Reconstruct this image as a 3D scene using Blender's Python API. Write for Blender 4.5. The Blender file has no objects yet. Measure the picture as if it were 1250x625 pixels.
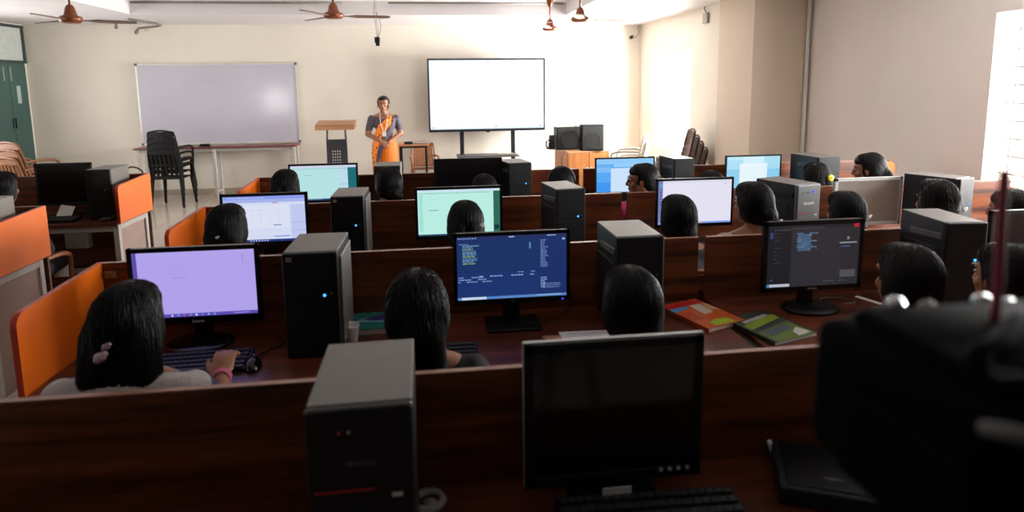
import bpy, bmesh, math, random
from mathutils import Vector, Matrix, Euler
random.seed(7)
SC = bpy.context.scene
COL = SC.collection
PI = math.pi
R = math.radians

# ------------------------------------------------------------------ materials
def lin(c):
    if isinstance(c, str):
        c = [int(c[i:i+2], 16)/255 for i in (0, 2, 4)]
    return [(v/12.92 if v <= .04045 else ((v+.055)/1.055)**2.4) for v in c[:3]] + [1]

MATS = {}
def pmat(name, col, rough=.5, metal=0., var=.08, scale=20., bump=0., bscale=80., spec=.5, coat=0., stretch=(1, 1, 1)):
    if name in MATS: return MATS[name]
    m = bpy.data.materials.new(name); m.use_nodes = True
    nt = m.node_tree; b = nt.nodes['Principled BSDF']; L = nt.links
    tc = nt.nodes.new('ShaderNodeTexCoord'); mp = nt.nodes.new('ShaderNodeMapping')
    mp.inputs['Scale'].default_value = stretch
    L.new(tc.outputs['Object'], mp.inputs[0])
    n = nt.nodes.new('ShaderNodeTexNoise'); n.inputs['Scale'].default_value = scale; n.inputs['Detail'].default_value = 4
    L.new(mp.outputs[0], n.inputs['Vector'])
    r = nt.nodes.new('ShaderNodeValToRGB')
    c = lin(col)
    r.color_ramp.elements[0].position = .3; r.color_ramp.elements[1].position = .7
    r.color_ramp.elements[0].color = [v*(1-var) for v in c[:3]]+[1]
    r.color_ramp.elements[1].color = [min(1, v*(1+var)) for v in c[:3]]+[1]
    L.new(n.outputs[0], r.inputs[0]); L.new(r.outputs[0], b.inputs['Base Color'])
    b.inputs['Roughness'].default_value = rough; b.inputs['Metallic'].default_value = metal
    b.inputs['Specular IOR Level'].default_value = spec
    if coat:
        b.inputs['Coat Weight'].default_value = coat; b.inputs['Coat Roughness'].default_value = .12
    if bump:
        n2 = nt.nodes.new('ShaderNodeTexNoise'); n2.inputs['Scale'].default_value = bscale; n2.inputs['Detail'].default_value = 3
        L.new(mp.outputs[0], n2.inputs['Vector'])
        bp = nt.nodes.new('ShaderNodeBump'); bp.inputs['Strength'].default_value = bump; bp.inputs['Distance'].default_value = .01
        L.new(n2.outputs[0], bp.inputs['Height']); L.new(bp.outputs[0], b.inputs['Normal'])
    MATS[name] = m
    return m

def wood(name, c1, c2, rough=.3, scale=2.2, axis='X', coat=.0):
    if name in MATS: return MATS[name]
    m = bpy.data.materials.new(name); m.use_nodes = True
    nt = m.node_tree; b = nt.nodes['Principled BSDF']; L = nt.links
    tc = nt.nodes.new('ShaderNodeTexCoord'); mp = nt.nodes.new('ShaderNodeMapping')
    s = {'X': (.35, 6, 6), 'Z': (6, 6, .35), 'Y': (6, .35, 6)}[axis]
    mp.inputs['Scale'].default_value = s
    L.new(tc.outputs['Object'], mp.inputs[0])
    n = nt.nodes.new('ShaderNodeTexNoise'); n.inputs['Scale'].default_value = scale; n.inputs['Detail'].default_value = 7; n.inputs['Distortion'].default_value = 1.2
    L.new(mp.outputs[0], n.inputs['Vector'])
    n3 = nt.nodes.new('ShaderNodeTexNoise'); n3.inputs['Scale'].default_value = scale*9; n3.inputs['Detail'].default_value = 2
    L.new(mp.outputs[0], n3.inputs['Vector'])
    mx = nt.nodes.new('ShaderNodeMath'); mx.operation = 'MULTIPLY_ADD'; mx.inputs[1].default_value = .35
    L.new(n3.outputs[0], mx.inputs[0]); L.new(n.outputs[0], mx.inputs[2])
    r = nt.nodes.new('ShaderNodeValToRGB'); r.color_ramp.elements[0].position = .48; r.color_ramp.elements[1].position = .86
    r.color_ramp.elements[0].color = lin(c1); r.color_ramp.elements[1].color = lin(c2)
    L.new(mx.outputs[0], r.inputs[0]); L.new(r.outputs[0], b.inputs['Base Color'])
    b.inputs['Roughness'].default_value = rough
    if coat: b.inputs['Coat Weight'].default_value = coat; b.inputs['Coat Roughness'].default_value = .15
    MATS[name] = m
    return m

def emat(col, s=1.0):
    key = 'lit_%s_%.2f' % (col, s)
    if key in MATS: return MATS[key]
    m = bpy.data.materials.new(key); m.use_nodes = True
    b = m.node_tree.nodes['Principled BSDF']
    b.inputs['Base Color'].default_value = (.01, .01, .01, 1); b.inputs['Roughness'].default_value = .25
    b.inputs['Emission Color'].default_value = lin(col); b.inputs['Emission Strength'].default_value = s
    MATS[key] = m
    return m

def hair_material(name, base, hi, rough=.42):
    if name in MATS: return MATS[name]
    m = bpy.data.materials.new(name); m.use_nodes = True
    nt = m.node_tree; b = nt.nodes['Principled BSDF']; L = nt.links
    tc = nt.nodes.new('ShaderNodeTexCoord')
    g = nt.nodes.new('ShaderNodeTexGradient'); g.gradient_type = 'RADIAL'
    L.new(tc.outputs['Object'], g.inputs[0])
    sp = nt.nodes.new('ShaderNodeSeparateXYZ'); L.new(tc.outputs['Object'], sp.inputs[0])
    cb = nt.nodes.new('ShaderNodeCombineXYZ')
    a = nt.nodes.new('ShaderNodeMath'); a.operation = 'MULTIPLY'; a.inputs[1].default_value = 60
    L.new(g.outputs[1], a.inputs[0]); L.new(a.outputs[0], cb.inputs[0])
    z = nt.nodes.new('ShaderNodeMath'); z.operation = 'MULTIPLY'; z.inputs[1].default_value = 7
    L.new(sp.outputs[2], z.inputs[0]); L.new(z.outputs[0], cb.inputs[1])
    n = nt.nodes.new('ShaderNodeTexNoise'); n.inputs['Scale'].default_value = 1.6; n.inputs['Detail'].default_value = 5
    L.new(cb.outputs[0], n.inputs['Vector'])
    r = nt.nodes.new('ShaderNodeValToRGB'); r.color_ramp.elements[0].position = .4; r.color_ramp.elements[1].position = .75
    r.color_ramp.elements[0].color = lin(base); r.color_ramp.elements[1].color = lin(hi)
    L.new(n.outputs[0], r.inputs[0]); L.new(r.outputs[0], b.inputs['Base Color'])
    bp = nt.nodes.new('ShaderNodeBump'); bp.inputs['Strength'].default_value = .7; bp.inputs['Distance'].default_value = .006
    L.new(n.outputs[0], bp.inputs['Height']); L.new(bp.outputs[0], b.inputs['Normal'])
    b.inputs['Roughness'].default_value = rough; b.inputs['Specular IOR Level'].default_value = .22
    MATS[name] = m
    return m

M_ = {}
def setup_mats():
    M_['wall'] = pmat('cream_wall_paint', 'dcd5c8', .75, var=.03, scale=1.5, bump=.05, bscale=120)
    M_['wallr'] = pmat('pale_wall_paint', 'e6ddd5', .75, var=.03, scale=1.5, bump=.05, bscale=120)
    M_['ceil'] = pmat('ceiling_paint', 'dbd7d9', .85, var=.03, scale=1.2)
    M_['mahog'] = wood('mahogany_laminate', '301409', '7a3e1f', .3)
    M_['mahogtop'] = wood('mahogany_desktop', '3a180d', '6e3520', .3)
    M_['orange'] = pmat('orange_laminate', 'ee7014', .38, var=.05, scale=6)
    M_['redorange'] = pmat('red_orange_edging', 'b8300c', .35, var=.05)
    M_['steel'] = pmat('white_powder_steel', 'b9b7b2', .45, var=.04)
    M_['beige'] = pmat('beige_board', '9c8379', .6, var=.05, scale=8)
    M_['black'] = pmat('black_plastic', '090a0b', .45, spec=.3, var=.15, scale=60, bump=.05, bscale=900)
    M_['gloss'] = pmat('glossy_black_plastic', '08090a', .16, var=.1)
    M_['dark'] = pmat('charcoal_plastic', '191b1c', .6, spec=.25, var=.1, scale=60, bump=.05, bscale=900)
    M_['bluegrey'] = pmat('blue_charcoal_metal', '1c2129', .4, var=.06)
    M_['greymetal'] = pmat('grey_sheet_metal', '6c6965', .42, metal=.15, var=.04, scale=40)
    M_['midgrey'] = pmat('mid_grey_plastic', '4d4e50', .45, var=.05)
    M_['silver'] = pmat('silver_plastic', 'bfc0be', .4, metal=.05, var=.03)
    M_['offscreen'] = pmat('unlit_screen_glass', '050608', .12, var=.1)
    M_['matscreen'] = pmat('unlit_matte_screen', '0a0c12', .3, var=.1)
    M_['silverscreen'] = pmat('grey_matte_screen', '8a8178', .3, var=.05)
    M_['red'] = pmat('red_plastic', '9c1414', .4)
    M_['white'] = pmat('white_plastic', 'dcdcd8', .5, var=.03)
    M_['paper'] = pmat('white_paper', 'dedad8', .8, var=.04, scale=30)
    M_['skin'] = pmat('warm_brown_skin', '96654a', .5, var=.08, scale=25, bump=.1, bscale=300)
    M_['skinlight'] = pmat('light_brown_skin', 'a8765a', .5, var=.08, scale=25, bump=.1, bscale=300)
    M_['hair'] = hair_material('black_hair', '040303', '0c0908')
    M_['hairb'] = hair_material('brown_black_hair', '080505', '1c130e')
    M_['hairg'] = hair_material('sunlit_dark_hair', '0e0b0a', '2a2220', .4)  # window light on the hair put in as lighter tones
    M_['brownchair'] = pmat('brown_plastic', '8a5030', .4, var=.08)
    M_['blackchair'] = pmat('black_chair_plastic', '121213', .6, spec=.3, var=.1)
    M_['maroon'] = pmat('maroon_plastic', '3f1212', .55, spec=.25, var=.1)
    M_['ivory'] = pmat('ivory_plastic', '99948a', .5, var=.05)
    M_['green'] = pmat('green_steel_paint', '35544e', .45, var=.05, scale=5)
    M_['lightwood'] = wood('light_wood', '9c6a48', 'c2906a', .45, axis='X')
    M_['tanwood'] = wood('tan_veneer', '8f5526', 'b07038', .45, axis='Z')
    M_['copper'] = pmat('copper_enamel', '84492f', .3, metal=.35, var=.05)
    M_['bladebrown'] = pmat('brown_fan_blade', '6a4a3e', .3, metal=.2, var=.05)
    M_['bladeglare'] = pmat('glare_pale_blade', 'c9bcb0', .35, var=.03)  # bright glare on the right fans put into the blade colour
    M_['pipe'] = pmat('grey_conduit', '77726e', .5, var=.06)

# ------------------------------------------------------------------ mesh helpers
def tag(o, label=None, cat=None, group=None, kind=None):
    if label: o['label'] = label
    if cat: o['category'] = cat
    if group: o['group'] = group
    if kind: o['kind'] = kind
    return o

def thing(name, label, cat, loc=(0, 0, 0), rz=0, group=None):
    o = bpy.data.objects.new(name, None); COL.objects.link(o)
    o.empty_display_size = .1
    o.location = loc; o.rotation_euler = (0, 0, rz)
    return tag(o, label, cat, group)

def obj(name, bm, mats, parent=None, smooth=False, label=None):
    me = bpy.data.meshes.new(name)
    bm.normal_update()
    bm.to_mesh(me); bm.free()
    for m in (mats if isinstance(mats, (list, tuple)) else [mats]): me.materials.append(m)
    if smooth:
        for p in me.polygons: p.use_smooth = True
    o = bpy.data.objects.new(name, me); COL.objects.link(o)
    if parent: o.parent = parent
    if label: o['label'] = label
    return o

def new(): return bmesh.new()

def abox(bm, x0, x1, y0, y1, z0, z1, bev=0., mi=0, seg=2, rot=None):
    r = bmesh.ops.create_cube(bm, size=1)
    vs = r['verts']
    for v in vs:
        v.co = Vector(((x0+x1)/2+v.co.x*(x1-x0), (y0+y1)/2+v.co.y*(y1-y0), (z0+z1)/2+v.co.z*(z1-z0)))
    fs = list({f for v in vs for f in v.link_faces})
    for f in fs: f.material_index = mi
    if bev:
        es = list({e for v in vs for e in v.link_edges})
        rr = bmesh.ops.bevel(bm, geom=es, offset=bev, segments=seg, profile=.5, affect='EDGES')
        for f in rr['faces']: f.material_index = mi
        vs = list({v for v in rr['verts']} | {v for f in rr['faces'] for v in f.verts} | {v for v in vs if v.is_valid})
    if rot is not None:
        bmesh.ops.transform(bm, matrix=rot, verts=[v for v in vs if v.is_valid])
    return bm

def box(*a, **k):
    return abox(new(), *a, **k)

def acyl(bm, p0, p1, r0, r1=None, n=16, mi=0):
    p0, p1 = Vector(p0), Vector(p1); r1 = r0 if r1 is None else r1
    d = p1-p0
    if d.length < 1e-6: return bm
    q = Vector((0, 0, 1)).rotation_difference(d.normalized()).to_matrix()
    a = [bm.verts.new(p0+q@Vector((r0*math.cos(2*PI*i/n), r0*math.sin(2*PI*i/n), 0))) for i in range(n)]
    b = [bm.verts.new(p1+q@Vector((r1*math.cos(2*PI*i/n), r1*math.sin(2*PI*i/n), 0))) for i in range(n)]
    fs = [bm.faces.new((a[i], a[(i+1) % n], b[(i+1) % n], b[i])) for i in range(n)]
    fs += [bm.faces.new(a[::-1]), bm.faces.new(b)]
    for f in fs: f.material_index = mi
    return bm

def atube(bm, pts, r, n=8, mi=0, closed=False):
    pts = [Vector(p) for p in pts]
    rs = r if isinstance(r, (list, tuple)) else [r]*len(pts)
    rings = []
    prev = None
    for i, p in enumerate(pts):
        if closed: t = pts[(i+1) % len(pts)]-pts[i-1]
        else: t = (pts[min(i+1, len(pts)-1)]-pts[max(i-1, 0)])
        t.normalize()
        up = Vector((0, 0, 1)) if abs(t.z) < .95 else Vector((1, 0, 0))
        if prev is not None:
            u = (prev - t*prev.dot(t))
            u = u.normalized() if u.length > 1e-4 else t.cross(up).normalized()
        else: u = t.cross(up).normalized()
        prev = u
        w = t.cross(u)
        rings.append([bm.verts.new(p+(u*math.cos(2*PI*k/n)+w*math.sin(2*PI*k/n))*rs[i]) for k in range(n)])
    m = len(rings)
    for i in range(m if closed else m-1):
        a, b = rings[i], rings[(i+1) % m]
        for k in range(n):
            f = bm.faces.new((a[k], a[(k+1) % n], b[(k+1) % n], b[k])); f.material_index = mi
    if not closed:
        f = bm.faces.new(rings[0][::-1]); f.material_index = mi
        f = bm.faces.new(rings[-1]); f.material_index = mi
    return bm

def spline(pts, n=8):
    pts = [Vector(p) for p in pts]; out = []
    for i in range(len(pts)-1):
        p0 = pts[max(i-1, 0)]; p1 = pts[i]; p2 = pts[i+1]; p3 = pts[min(i+2, len(pts)-1)]
        for k in range(n):
            t = k/n
            out.append(.5*((2*p1)+(p2-p0)*t+(2*p0-5*p1+4*p2-p3)*t*t+(3*p1-p0-3*p2+p3)*t**3))
    out.append(pts[-1]); return out

def alathe(bm, prof, cx=0, cy=0, n=24, mi=0, sx=1, sy=1, cap=True):
    rings = []
    for r, z in prof:
        rings.append([bm.verts.new((cx+sx*r*math.cos(2*PI*k/n), cy+sy*r*math.sin(2*PI*k/n), z)) for k in range(n)])
    for a, b in zip(rings, rings[1:]):
        for k in range(n):
            f = bm.faces.new((a[k], a[(k+1) % n], b[(k+1) % n], b[k])); f.material_index = mi
    if cap:
        f = bm.faces.new(rings[0][::-1]); f.material_index = mi
        f = bm.faces.new(rings[-1]); f.material_index = mi
    return bm

def aprism(bm, pts, axis, a0, a1, mi=0):
    """outline pts (2D) extruded along axis from a0 to a1"""
    def P(u, v, w):
        return {'X': (w, u, v), 'Y': (u, w, v), 'Z': (u, v, w)}[axis]
    A = [bm.verts.new(P(u, v, a0)) for u, v in pts]; B = [bm.verts.new(P(u, v, a1)) for u, v in pts]
    n = len(pts)
    fs = [bm.faces.new(A[::-1]), bm.faces.new(B)]
    fs += [bm.faces.new((A[i], A[(i+1) % n], B[(i+1) % n], B[i])) for i in range(n)]
    for f in fs: f.material_index = mi
    bmesh.ops.recalc_face_normals(bm, faces=fs)
    return bm

def asph(bm, c, r, sub=3, M=None, mi=0):
    rr = bmesh.ops.create_icosphere(bm, subdivisions=sub, radius=1)
    rx, ry, rz = (r, r, r) if not isinstance(r, (tuple, list)) else r
    for v in rr['verts']:
        p = Vector((v.co.x*rx+c[0], v.co.y*ry+c[1], v.co.z*rz+c[2]))
        v.co = (M@p) if M is not None else p
    for f in {f for v in rr['verts'] for f in v.link_faces}: f.material_index = mi
    return bm

def acaps(bm, p0, r0, p1, r1, M=None, sub=2):
    p0, p1 = Vector(p0), Vector(p1)
    if M is not None: p0, p1 = M@p0, M@p1
    asph(bm, p0, r0, sub); asph(bm, p1, r1, sub)
    acyl(bm, p0, p1, r0, r1, 16)

def blob(name, prims, voxel, mat, parent=None, smooth=6, label=None, mats=None, fac=.5):
    """union of ellipsoids and tapered capsules melted into one continuous skin"""
    bm = new()
    for q in prims:
        if q[0] == 's': asph(bm, q[1], q[2], 3, q[3] if len(q) > 3 else None)
        else: acaps(bm, q[1], q[2], q[3], q[4], q[5] if len(q) > 5 else None)
    me = bpy.data.meshes.new('tmp'); bm.to_mesh(me); bm.free()
    t = bpy.data.objects.new('tmp', me); COL.objects.link(t)
    md = t.modifiers.new('r', 'REMESH'); md.mode = 'VOXEL'; md.voxel_size = voxel
    s = t.modifiers.new('s', 'SMOOTH'); s.factor = fac; s.iterations = smooth
    dg = bpy.context.evaluated_depsgraph_get()
    out = bpy.data.meshes.new_from_object(t.evaluated_get(dg))
    out.name = name
    bpy.data.objects.remove(t); bpy.data.meshes.remove(me)
    out.materials.clear(); out.materials.append(mat)
    for p in out.polygons: p.use_smooth = True
    o = bpy.data.objects.new(name, out); COL.objects.link(o)
    if parent: o.parent = parent
    if label: o['label'] = label
    return o

def dup(root, loc=None, rz=None, label=None, group=None, rot=None):
    c = root.copy(); COL.objects.link(c)
    if loc is not None: c.location = loc
    if rz is not None: c.rotation_euler = (0, 0, rz)
    if rot is not None: c.rotation_euler = rot
    if label: c['label'] = label
    if group: c['group'] = group
    def rec(a, b):
        for ch in list(KIDS.get(a.name, [])) or [x for x in COL.objects if x.parent == a]:
            d = ch.copy(); COL.objects.link(d); d.parent = b
            rec(ch, d)
    rec(root, c)
    return c
KIDS = {}

def text_mesh(s, size, mat, parent, loc, rot=(R(90), 0, 0), name='lettering', label=None, ext=.0004, sx=1):
    cu = bpy.data.curves.new('t', 'FONT'); cu.body = s; cu.size = size; cu.extrude = ext
    cu.align_x = 'CENTER'; cu.align_y = 'CENTER'
    t = bpy.data.objects.new('t', cu); COL.objects.link(t)
    dg = bpy.context.evaluated_depsgraph_get()
    me = bpy.data.meshes.new_from_object(t.evaluated_get(dg))
    bpy.data.objects.remove(t)
    me.name = name; me.materials.clear(); me.materials.append(mat)
    o = bpy.data.objects.new(name, me); COL.objects.link(o); o.parent = parent
    o.location = loc; o.rotation_euler = rot; o.scale = (sx, 1, 1)
    if label: o['label'] = label
    return o

def struct(name, bm, mats, parent=None, smooth=False):
    o = obj(name, bm, mats, parent, smooth)
    if parent is None: o['kind'] = 'structure'
    return o

setup_mats()

# ------------------------------------------------------------------ the room
XL, XR, YB, YF = -6.42, 4.35, 10.944, -1.6
ZC, ZT = 2.81, 3.0
XF = 3.72         # far section of the right wall
CX, CY0, CY1 = 3.655, 6.84, 7.72   # column

def floor_mat():
    m = bpy.data.materials.new('vitrified_floor_tile'); m.use_nodes = True
    nt = m.node_tree; b = nt.nodes['Principled BSDF']; L = nt.links
    tc = nt.nodes.new('ShaderNodeTexCoord')
    br = nt.nodes.new('ShaderNodeTexBrick'); br.offset = 0
    br.inputs['Scale'].default_value = 1; br.inputs['Brick Width'].default_value = .6; br.inputs['Row Height'].default_value = .6
    br.inputs['Mortar Size'].default_value = .003
    br.inputs['Color1'].default_value = lin('c8bdb0'); br.inputs['Color2'].default_value = lin('c2b6a9'); br.inputs['Mortar'].default_value = lin('8b8178')
    L.new(tc.outputs['Object'], br.inputs[0])
    n = nt.nodes.new('ShaderNodeTexNoise'); n.inputs['Scale'].default_value = 9; n.inputs['Detail'].default_value = 5
    L.new(tc.outputs['Object'], n.inputs['Vector'])
    mx = nt.nodes.new('ShaderNodeMixRGB'); mx.blend_type = 'MULTIPLY'; mx.inputs[0].default_value = .12
    L.new(br.outputs[0], mx.inputs[1]); L.new(n.outputs[0], mx.inputs[2]); L.new(mx.outputs[0], b.inputs['Base Color'])
    b.inputs['Roughness'].default_value = .17
    return m
struct('floor', box(XL-.2, XR+.4, YF-.2, YB+.2, -.1, 0), floor_mat())

# ceiling: low soffit all round, a raised coffer in the middle
CXA, CXB, CYA, CYB = -4.13, 2.03, 1.2, 9.42
bm = new()
abox(bm, XL-.2, CXA, YF-.2, YB+.2, ZC, ZT+.3)
abox(bm, CXB, XR+.4, YF-.2, YB+.2, ZC, ZT+.3)
abox(bm, CXA, CXB, CYB, YB+.2, ZC, ZT+.3)
abox(bm, CXA, CXB, YF-.2, CYA, ZC, ZT+.3)
abox(bm, CXA, CXB, CYA, CYB, ZT, ZT+.3)
struct('ceiling', bm, M_['ceil'])

struct('wall_back', box(XL-.2, XR+.4, YB, YB+.2, 0, ZC), M_['wall'])

RW = (-6.1, -5.15, .75, 1.75)     # small opening in the wall behind the camera
bm = new()
abox(bm, XL-.2, RW[0], YF-.2, YF, 0, ZC); abox(bm, RW[1], XR+.4, YF-.2, YF, 0, ZC)
abox(bm, RW[0], RW[1], YF-.2, YF, 0, RW[2]); abox(bm, RW[0], RW[1], YF-.2, YF, RW[3], ZC)
struct('wall_front', bm, pmat('darkened_rear_wall', '2e2520', .7, var=.1))  # unseen rear wall, coloured dark to cut bounce light on the foreground
# right wall with two window openings
W1 = (1.85, 4.42, .98, 2.30)      # y0,y1,z0,z1 near window
W2 = (8.72, 10.2, .75, 2.24)      # far window
bm = new()
abox(bm, XR, XR+.23, YF, W1[0], 0, ZC)
abox(bm, XR, XR+.23, W1[1], CY0+.1, 0, ZC)
abox(bm, XR, XR+.23, W1[0], W1[1], 0, W1[2])
abox(bm, XR, XR+.23, W1[0], W1[1], W1[3], ZC)
struct('wall_right', bm, M_['wallr'])
bm = new()
abox(bm, XF, XF+.23, CY1, W2[0], 0, ZC)
abox(bm, XF, XF+.23, W2[1], YB, 0, ZC)
abox(bm, XF, XF+.23, W2[0], W2[1], 0, W2[2])
abox(bm, XF, XF+.23, W2[0], W2[1], W2[3], ZC)
struct('wall_right_far', bm, M_['wall'])
struct('trim_column', box(CX, XR+.23, CY0, CY1, 0, ZC, bev=.006), pmat('column_paint', 'd4c4b2', .75, var=.03, scale=1.5))
struct('trim_corner_pipe', acyl(acyl(new(), (XR-.045, CY0-.03, 0), (XR-.045, CY0-.03, ZC), .02), (XR-.045, CY0-.03, 1.2), (XR-.045, CY0-.03, 1.26), .026), M_['white'])
# left wall, with an unseen window opening added to brighten the room
LW = [(7.3, 9.3, .95, 2.3)]
bm = new()
ys = [YF] + [v for w in LW for v in w[:2]] + [YB]
for i in range(0, len(ys), 2): abox(bm, XL-.2, XL, ys[i], ys[i+1], 0, ZC)
for w in LW:
    abox(bm, XL-.2, XL, w[0], w[1], 0, w[2]); abox(bm, XL-.2, XL, w[0], w[1], w[3], ZC)
struct('wall_left', bm, M_['wall'])
# skirting tiles
bm = box(XL, XF, YB-.012, YB, 0, .1)
struct('baseboard_back', bm, pmat('beige_skirting', 'a59886', .3, var=.06))
struct('baseboard_left', box(XL, XL+.012, YF, 10.2, 0, .1), MATS['beige_skirting'])
struct('baseboard_right', box(XR-.012, XR, YF, CY0, 0, .1), MATS['beige_skirting'])

def glass_mat():
    m = bpy.data.materials.new('window_glass'); m.use_nodes = True
    nt = m.node_tree; nt.nodes.clear()
    o = nt.nodes.new('ShaderNodeOutputMaterial'); mx = nt.nodes.new('ShaderNodeMixShader'); mx.inputs[0].default_value = .06
    t = nt.nodes.new('ShaderNodeBsdfTransparent'); g = nt.nodes.new('ShaderNodeBsdfGlossy'); g.inputs['Roughness'].default_value = .03
    nz = nt.nodes.new('ShaderNodeTexNoise'); nz.inputs['Scale'].default_value = 3
    rp = nt.nodes.new('ShaderNodeValToRGB'); rp.color_ramp.elements[0].color = (.95, .97, .97, 1); rp.color_ramp.elements[1].color = (1, 1, 1, 1)
    nt.links.new(nz.outputs[0], rp.inputs[0]); nt.links.new(rp.outputs[0], t.inputs[0])
    nt.links.new(t.outputs[0], mx.inputs[1]); nt.links.new(g.outputs[0], mx.inputs[2]); nt.links.new(mx.outputs[0], o.inputs[0])
    return m
GL = glass_mat()
def window(name, x, out, w, bars=True):
    y0, y1, z0, z1 = w
    xo = x+out*.16
    root = bpy.data.objects.new(name, None); COL.objects.link(root); root['kind'] = 'structure'
    bm = new(); t = .045
    for a, b, c, d in ((y0, y1, z0, z0+t), (y0, y1, z1-t, z1), (y0, y0+t, z0+t, z1-t), (y1-t, y1, z0+t, z1-t), ((y0+y1)/2-.02, (y0+y1)/2+.02, z0+t, z1-t)):
        abox(bm, min(xo, xo+out*.04), max(xo, xo+out*.04), a, b, c, d)
    obj('window_frame', bm, M_['white'], root)
    obj('pane', box(xo+out*.018, xo+out*.022, y0+.02, y1-.02, z0+.02, z1-.02), GL, root)
    if bars:
        bm = new(); xb = x+out*.1
        z = z1-.14
        while z > z0+.03:
            abox(bm, xb-.004, xb+.004, y0, y1, z-.005, z+.005); z -= .138
        y = y1-.12
        while y > y0:
            abox(bm, xb-.003, xb+.009, y-.006, y+.006, z0, z1); y -= .22
        obj('security_grille', bm, pmat('grille_paint', 'a8a29c', .5), root)
    return root
window('window_1', XR, 1, W1)
window('window_2', XF, 1, W2)
for i, w in enumerate(LW): window('window_%d' % (i+3), XL, -1, w)  # unseen left window, added for its light

# ------------------------------------------------------------------ lights
def area(name, loc, rot, sx, sy, power, col=(1, 1, 1)):
    l = bpy.data.lights.new(name, 'AREA'); l.shape = 'RECTANGLE'; l.size = sx; l.size_y = sy; l.energy = power; l.color = col
    o = bpy.data.objects.new(name, l); COL.objects.link(o); o.location = loc; o.rotation_euler = rot
    return o
area('daylight_near_window', (XR+.32, (W1[0]+W1[1])/2, (W1[2]+W1[3])/2), (0, R(90), 0), 1.3, 2.5, 430, (1, .97, .95))
area('daylight_far_window', (XF+.32, (W2[0]+W2[1])/2, (W2[2]+W2[3])/2), (0, R(90), 0), 1.45, 1.45, 900, (1, .975, .95))
area('added_left_fill', (XL-.3, (LW[0][0]+LW[0][1])/2, 1.62), (0, R(-90), 0), 1.35, 1.95, 120, (1, .97, .97))  # added fill through the unseen left window, brightens back wall and ceiling
area('daylight_rear_window', ((RW[0]+RW[1])/2, YF-.3, (RW[2]+RW[3])/2), (R(90), 0, 0), .9, .95, 30, (1, .98, .97))
w = bpy.data.worlds.new('world'); SC.world = w; w.use_nodes = True
bg = w.node_tree.nodes['Background']
sk = w.node_tree.nodes.new('ShaderNodeTexSky'); sk.sky_type = 'HOSEK_WILKIE'; sk.turbidity = 9
mxw = w.node_tree.nodes.new('ShaderNodeMixRGB'); mxw.inputs[0].default_value = .15; mxw.inputs[1].default_value = (1, .99, .97, 1)
w.node_tree.links.new(sk.outputs[0], mxw.inputs[2]); w.node_tree.links.new(mxw.outputs[0], bg.inputs[0])
bg.inputs[1].default_value = 1.6

# ------------------------------------------------------------------ camera
def set_camera():
    f, pit, yaw, roll, H = 758.593, .1394, .1246, -.0112, 1.8
    F = Vector((math.sin(yaw)*math.cos(pit), math.cos(yaw)*math.cos(pit), -math.sin(pit)))
    Rt = F.cross(Vector((0, 0, 1))).normalized(); U = Rt.cross(F)
    c, s = math.cos(roll), math.sin(roll)
    R2 = c*Rt+s*U; U2 = -s*Rt+c*U
    cam = bpy.data.cameras.new('camera'); o = bpy.data.objects.new('camera', cam); COL.objects.link(o)
    m = Matrix((R2, U2, -F)).transposed().to_4x4(); m.translation = (0, 0, H)
    o.matrix_world = m
    cam.sensor_width = 36; cam.lens = f/1250*36; cam.shift_y = -(312.5-208.5)/1250
    cam.clip_start = .02
    cam.dof.use_dof = True; cam.dof.focus_distance = 4.2; cam.dof.aperture_fstop = 2.3
    SC.camera = o
set_camera()
SC.view_settings.view_transform = 'Standard'; SC.view_settings.look = 'None'
SC.view_settings.exposure = 0; SC.view_settings.gamma = 1; SC.view_settings.use_curve_mapping = False

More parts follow.
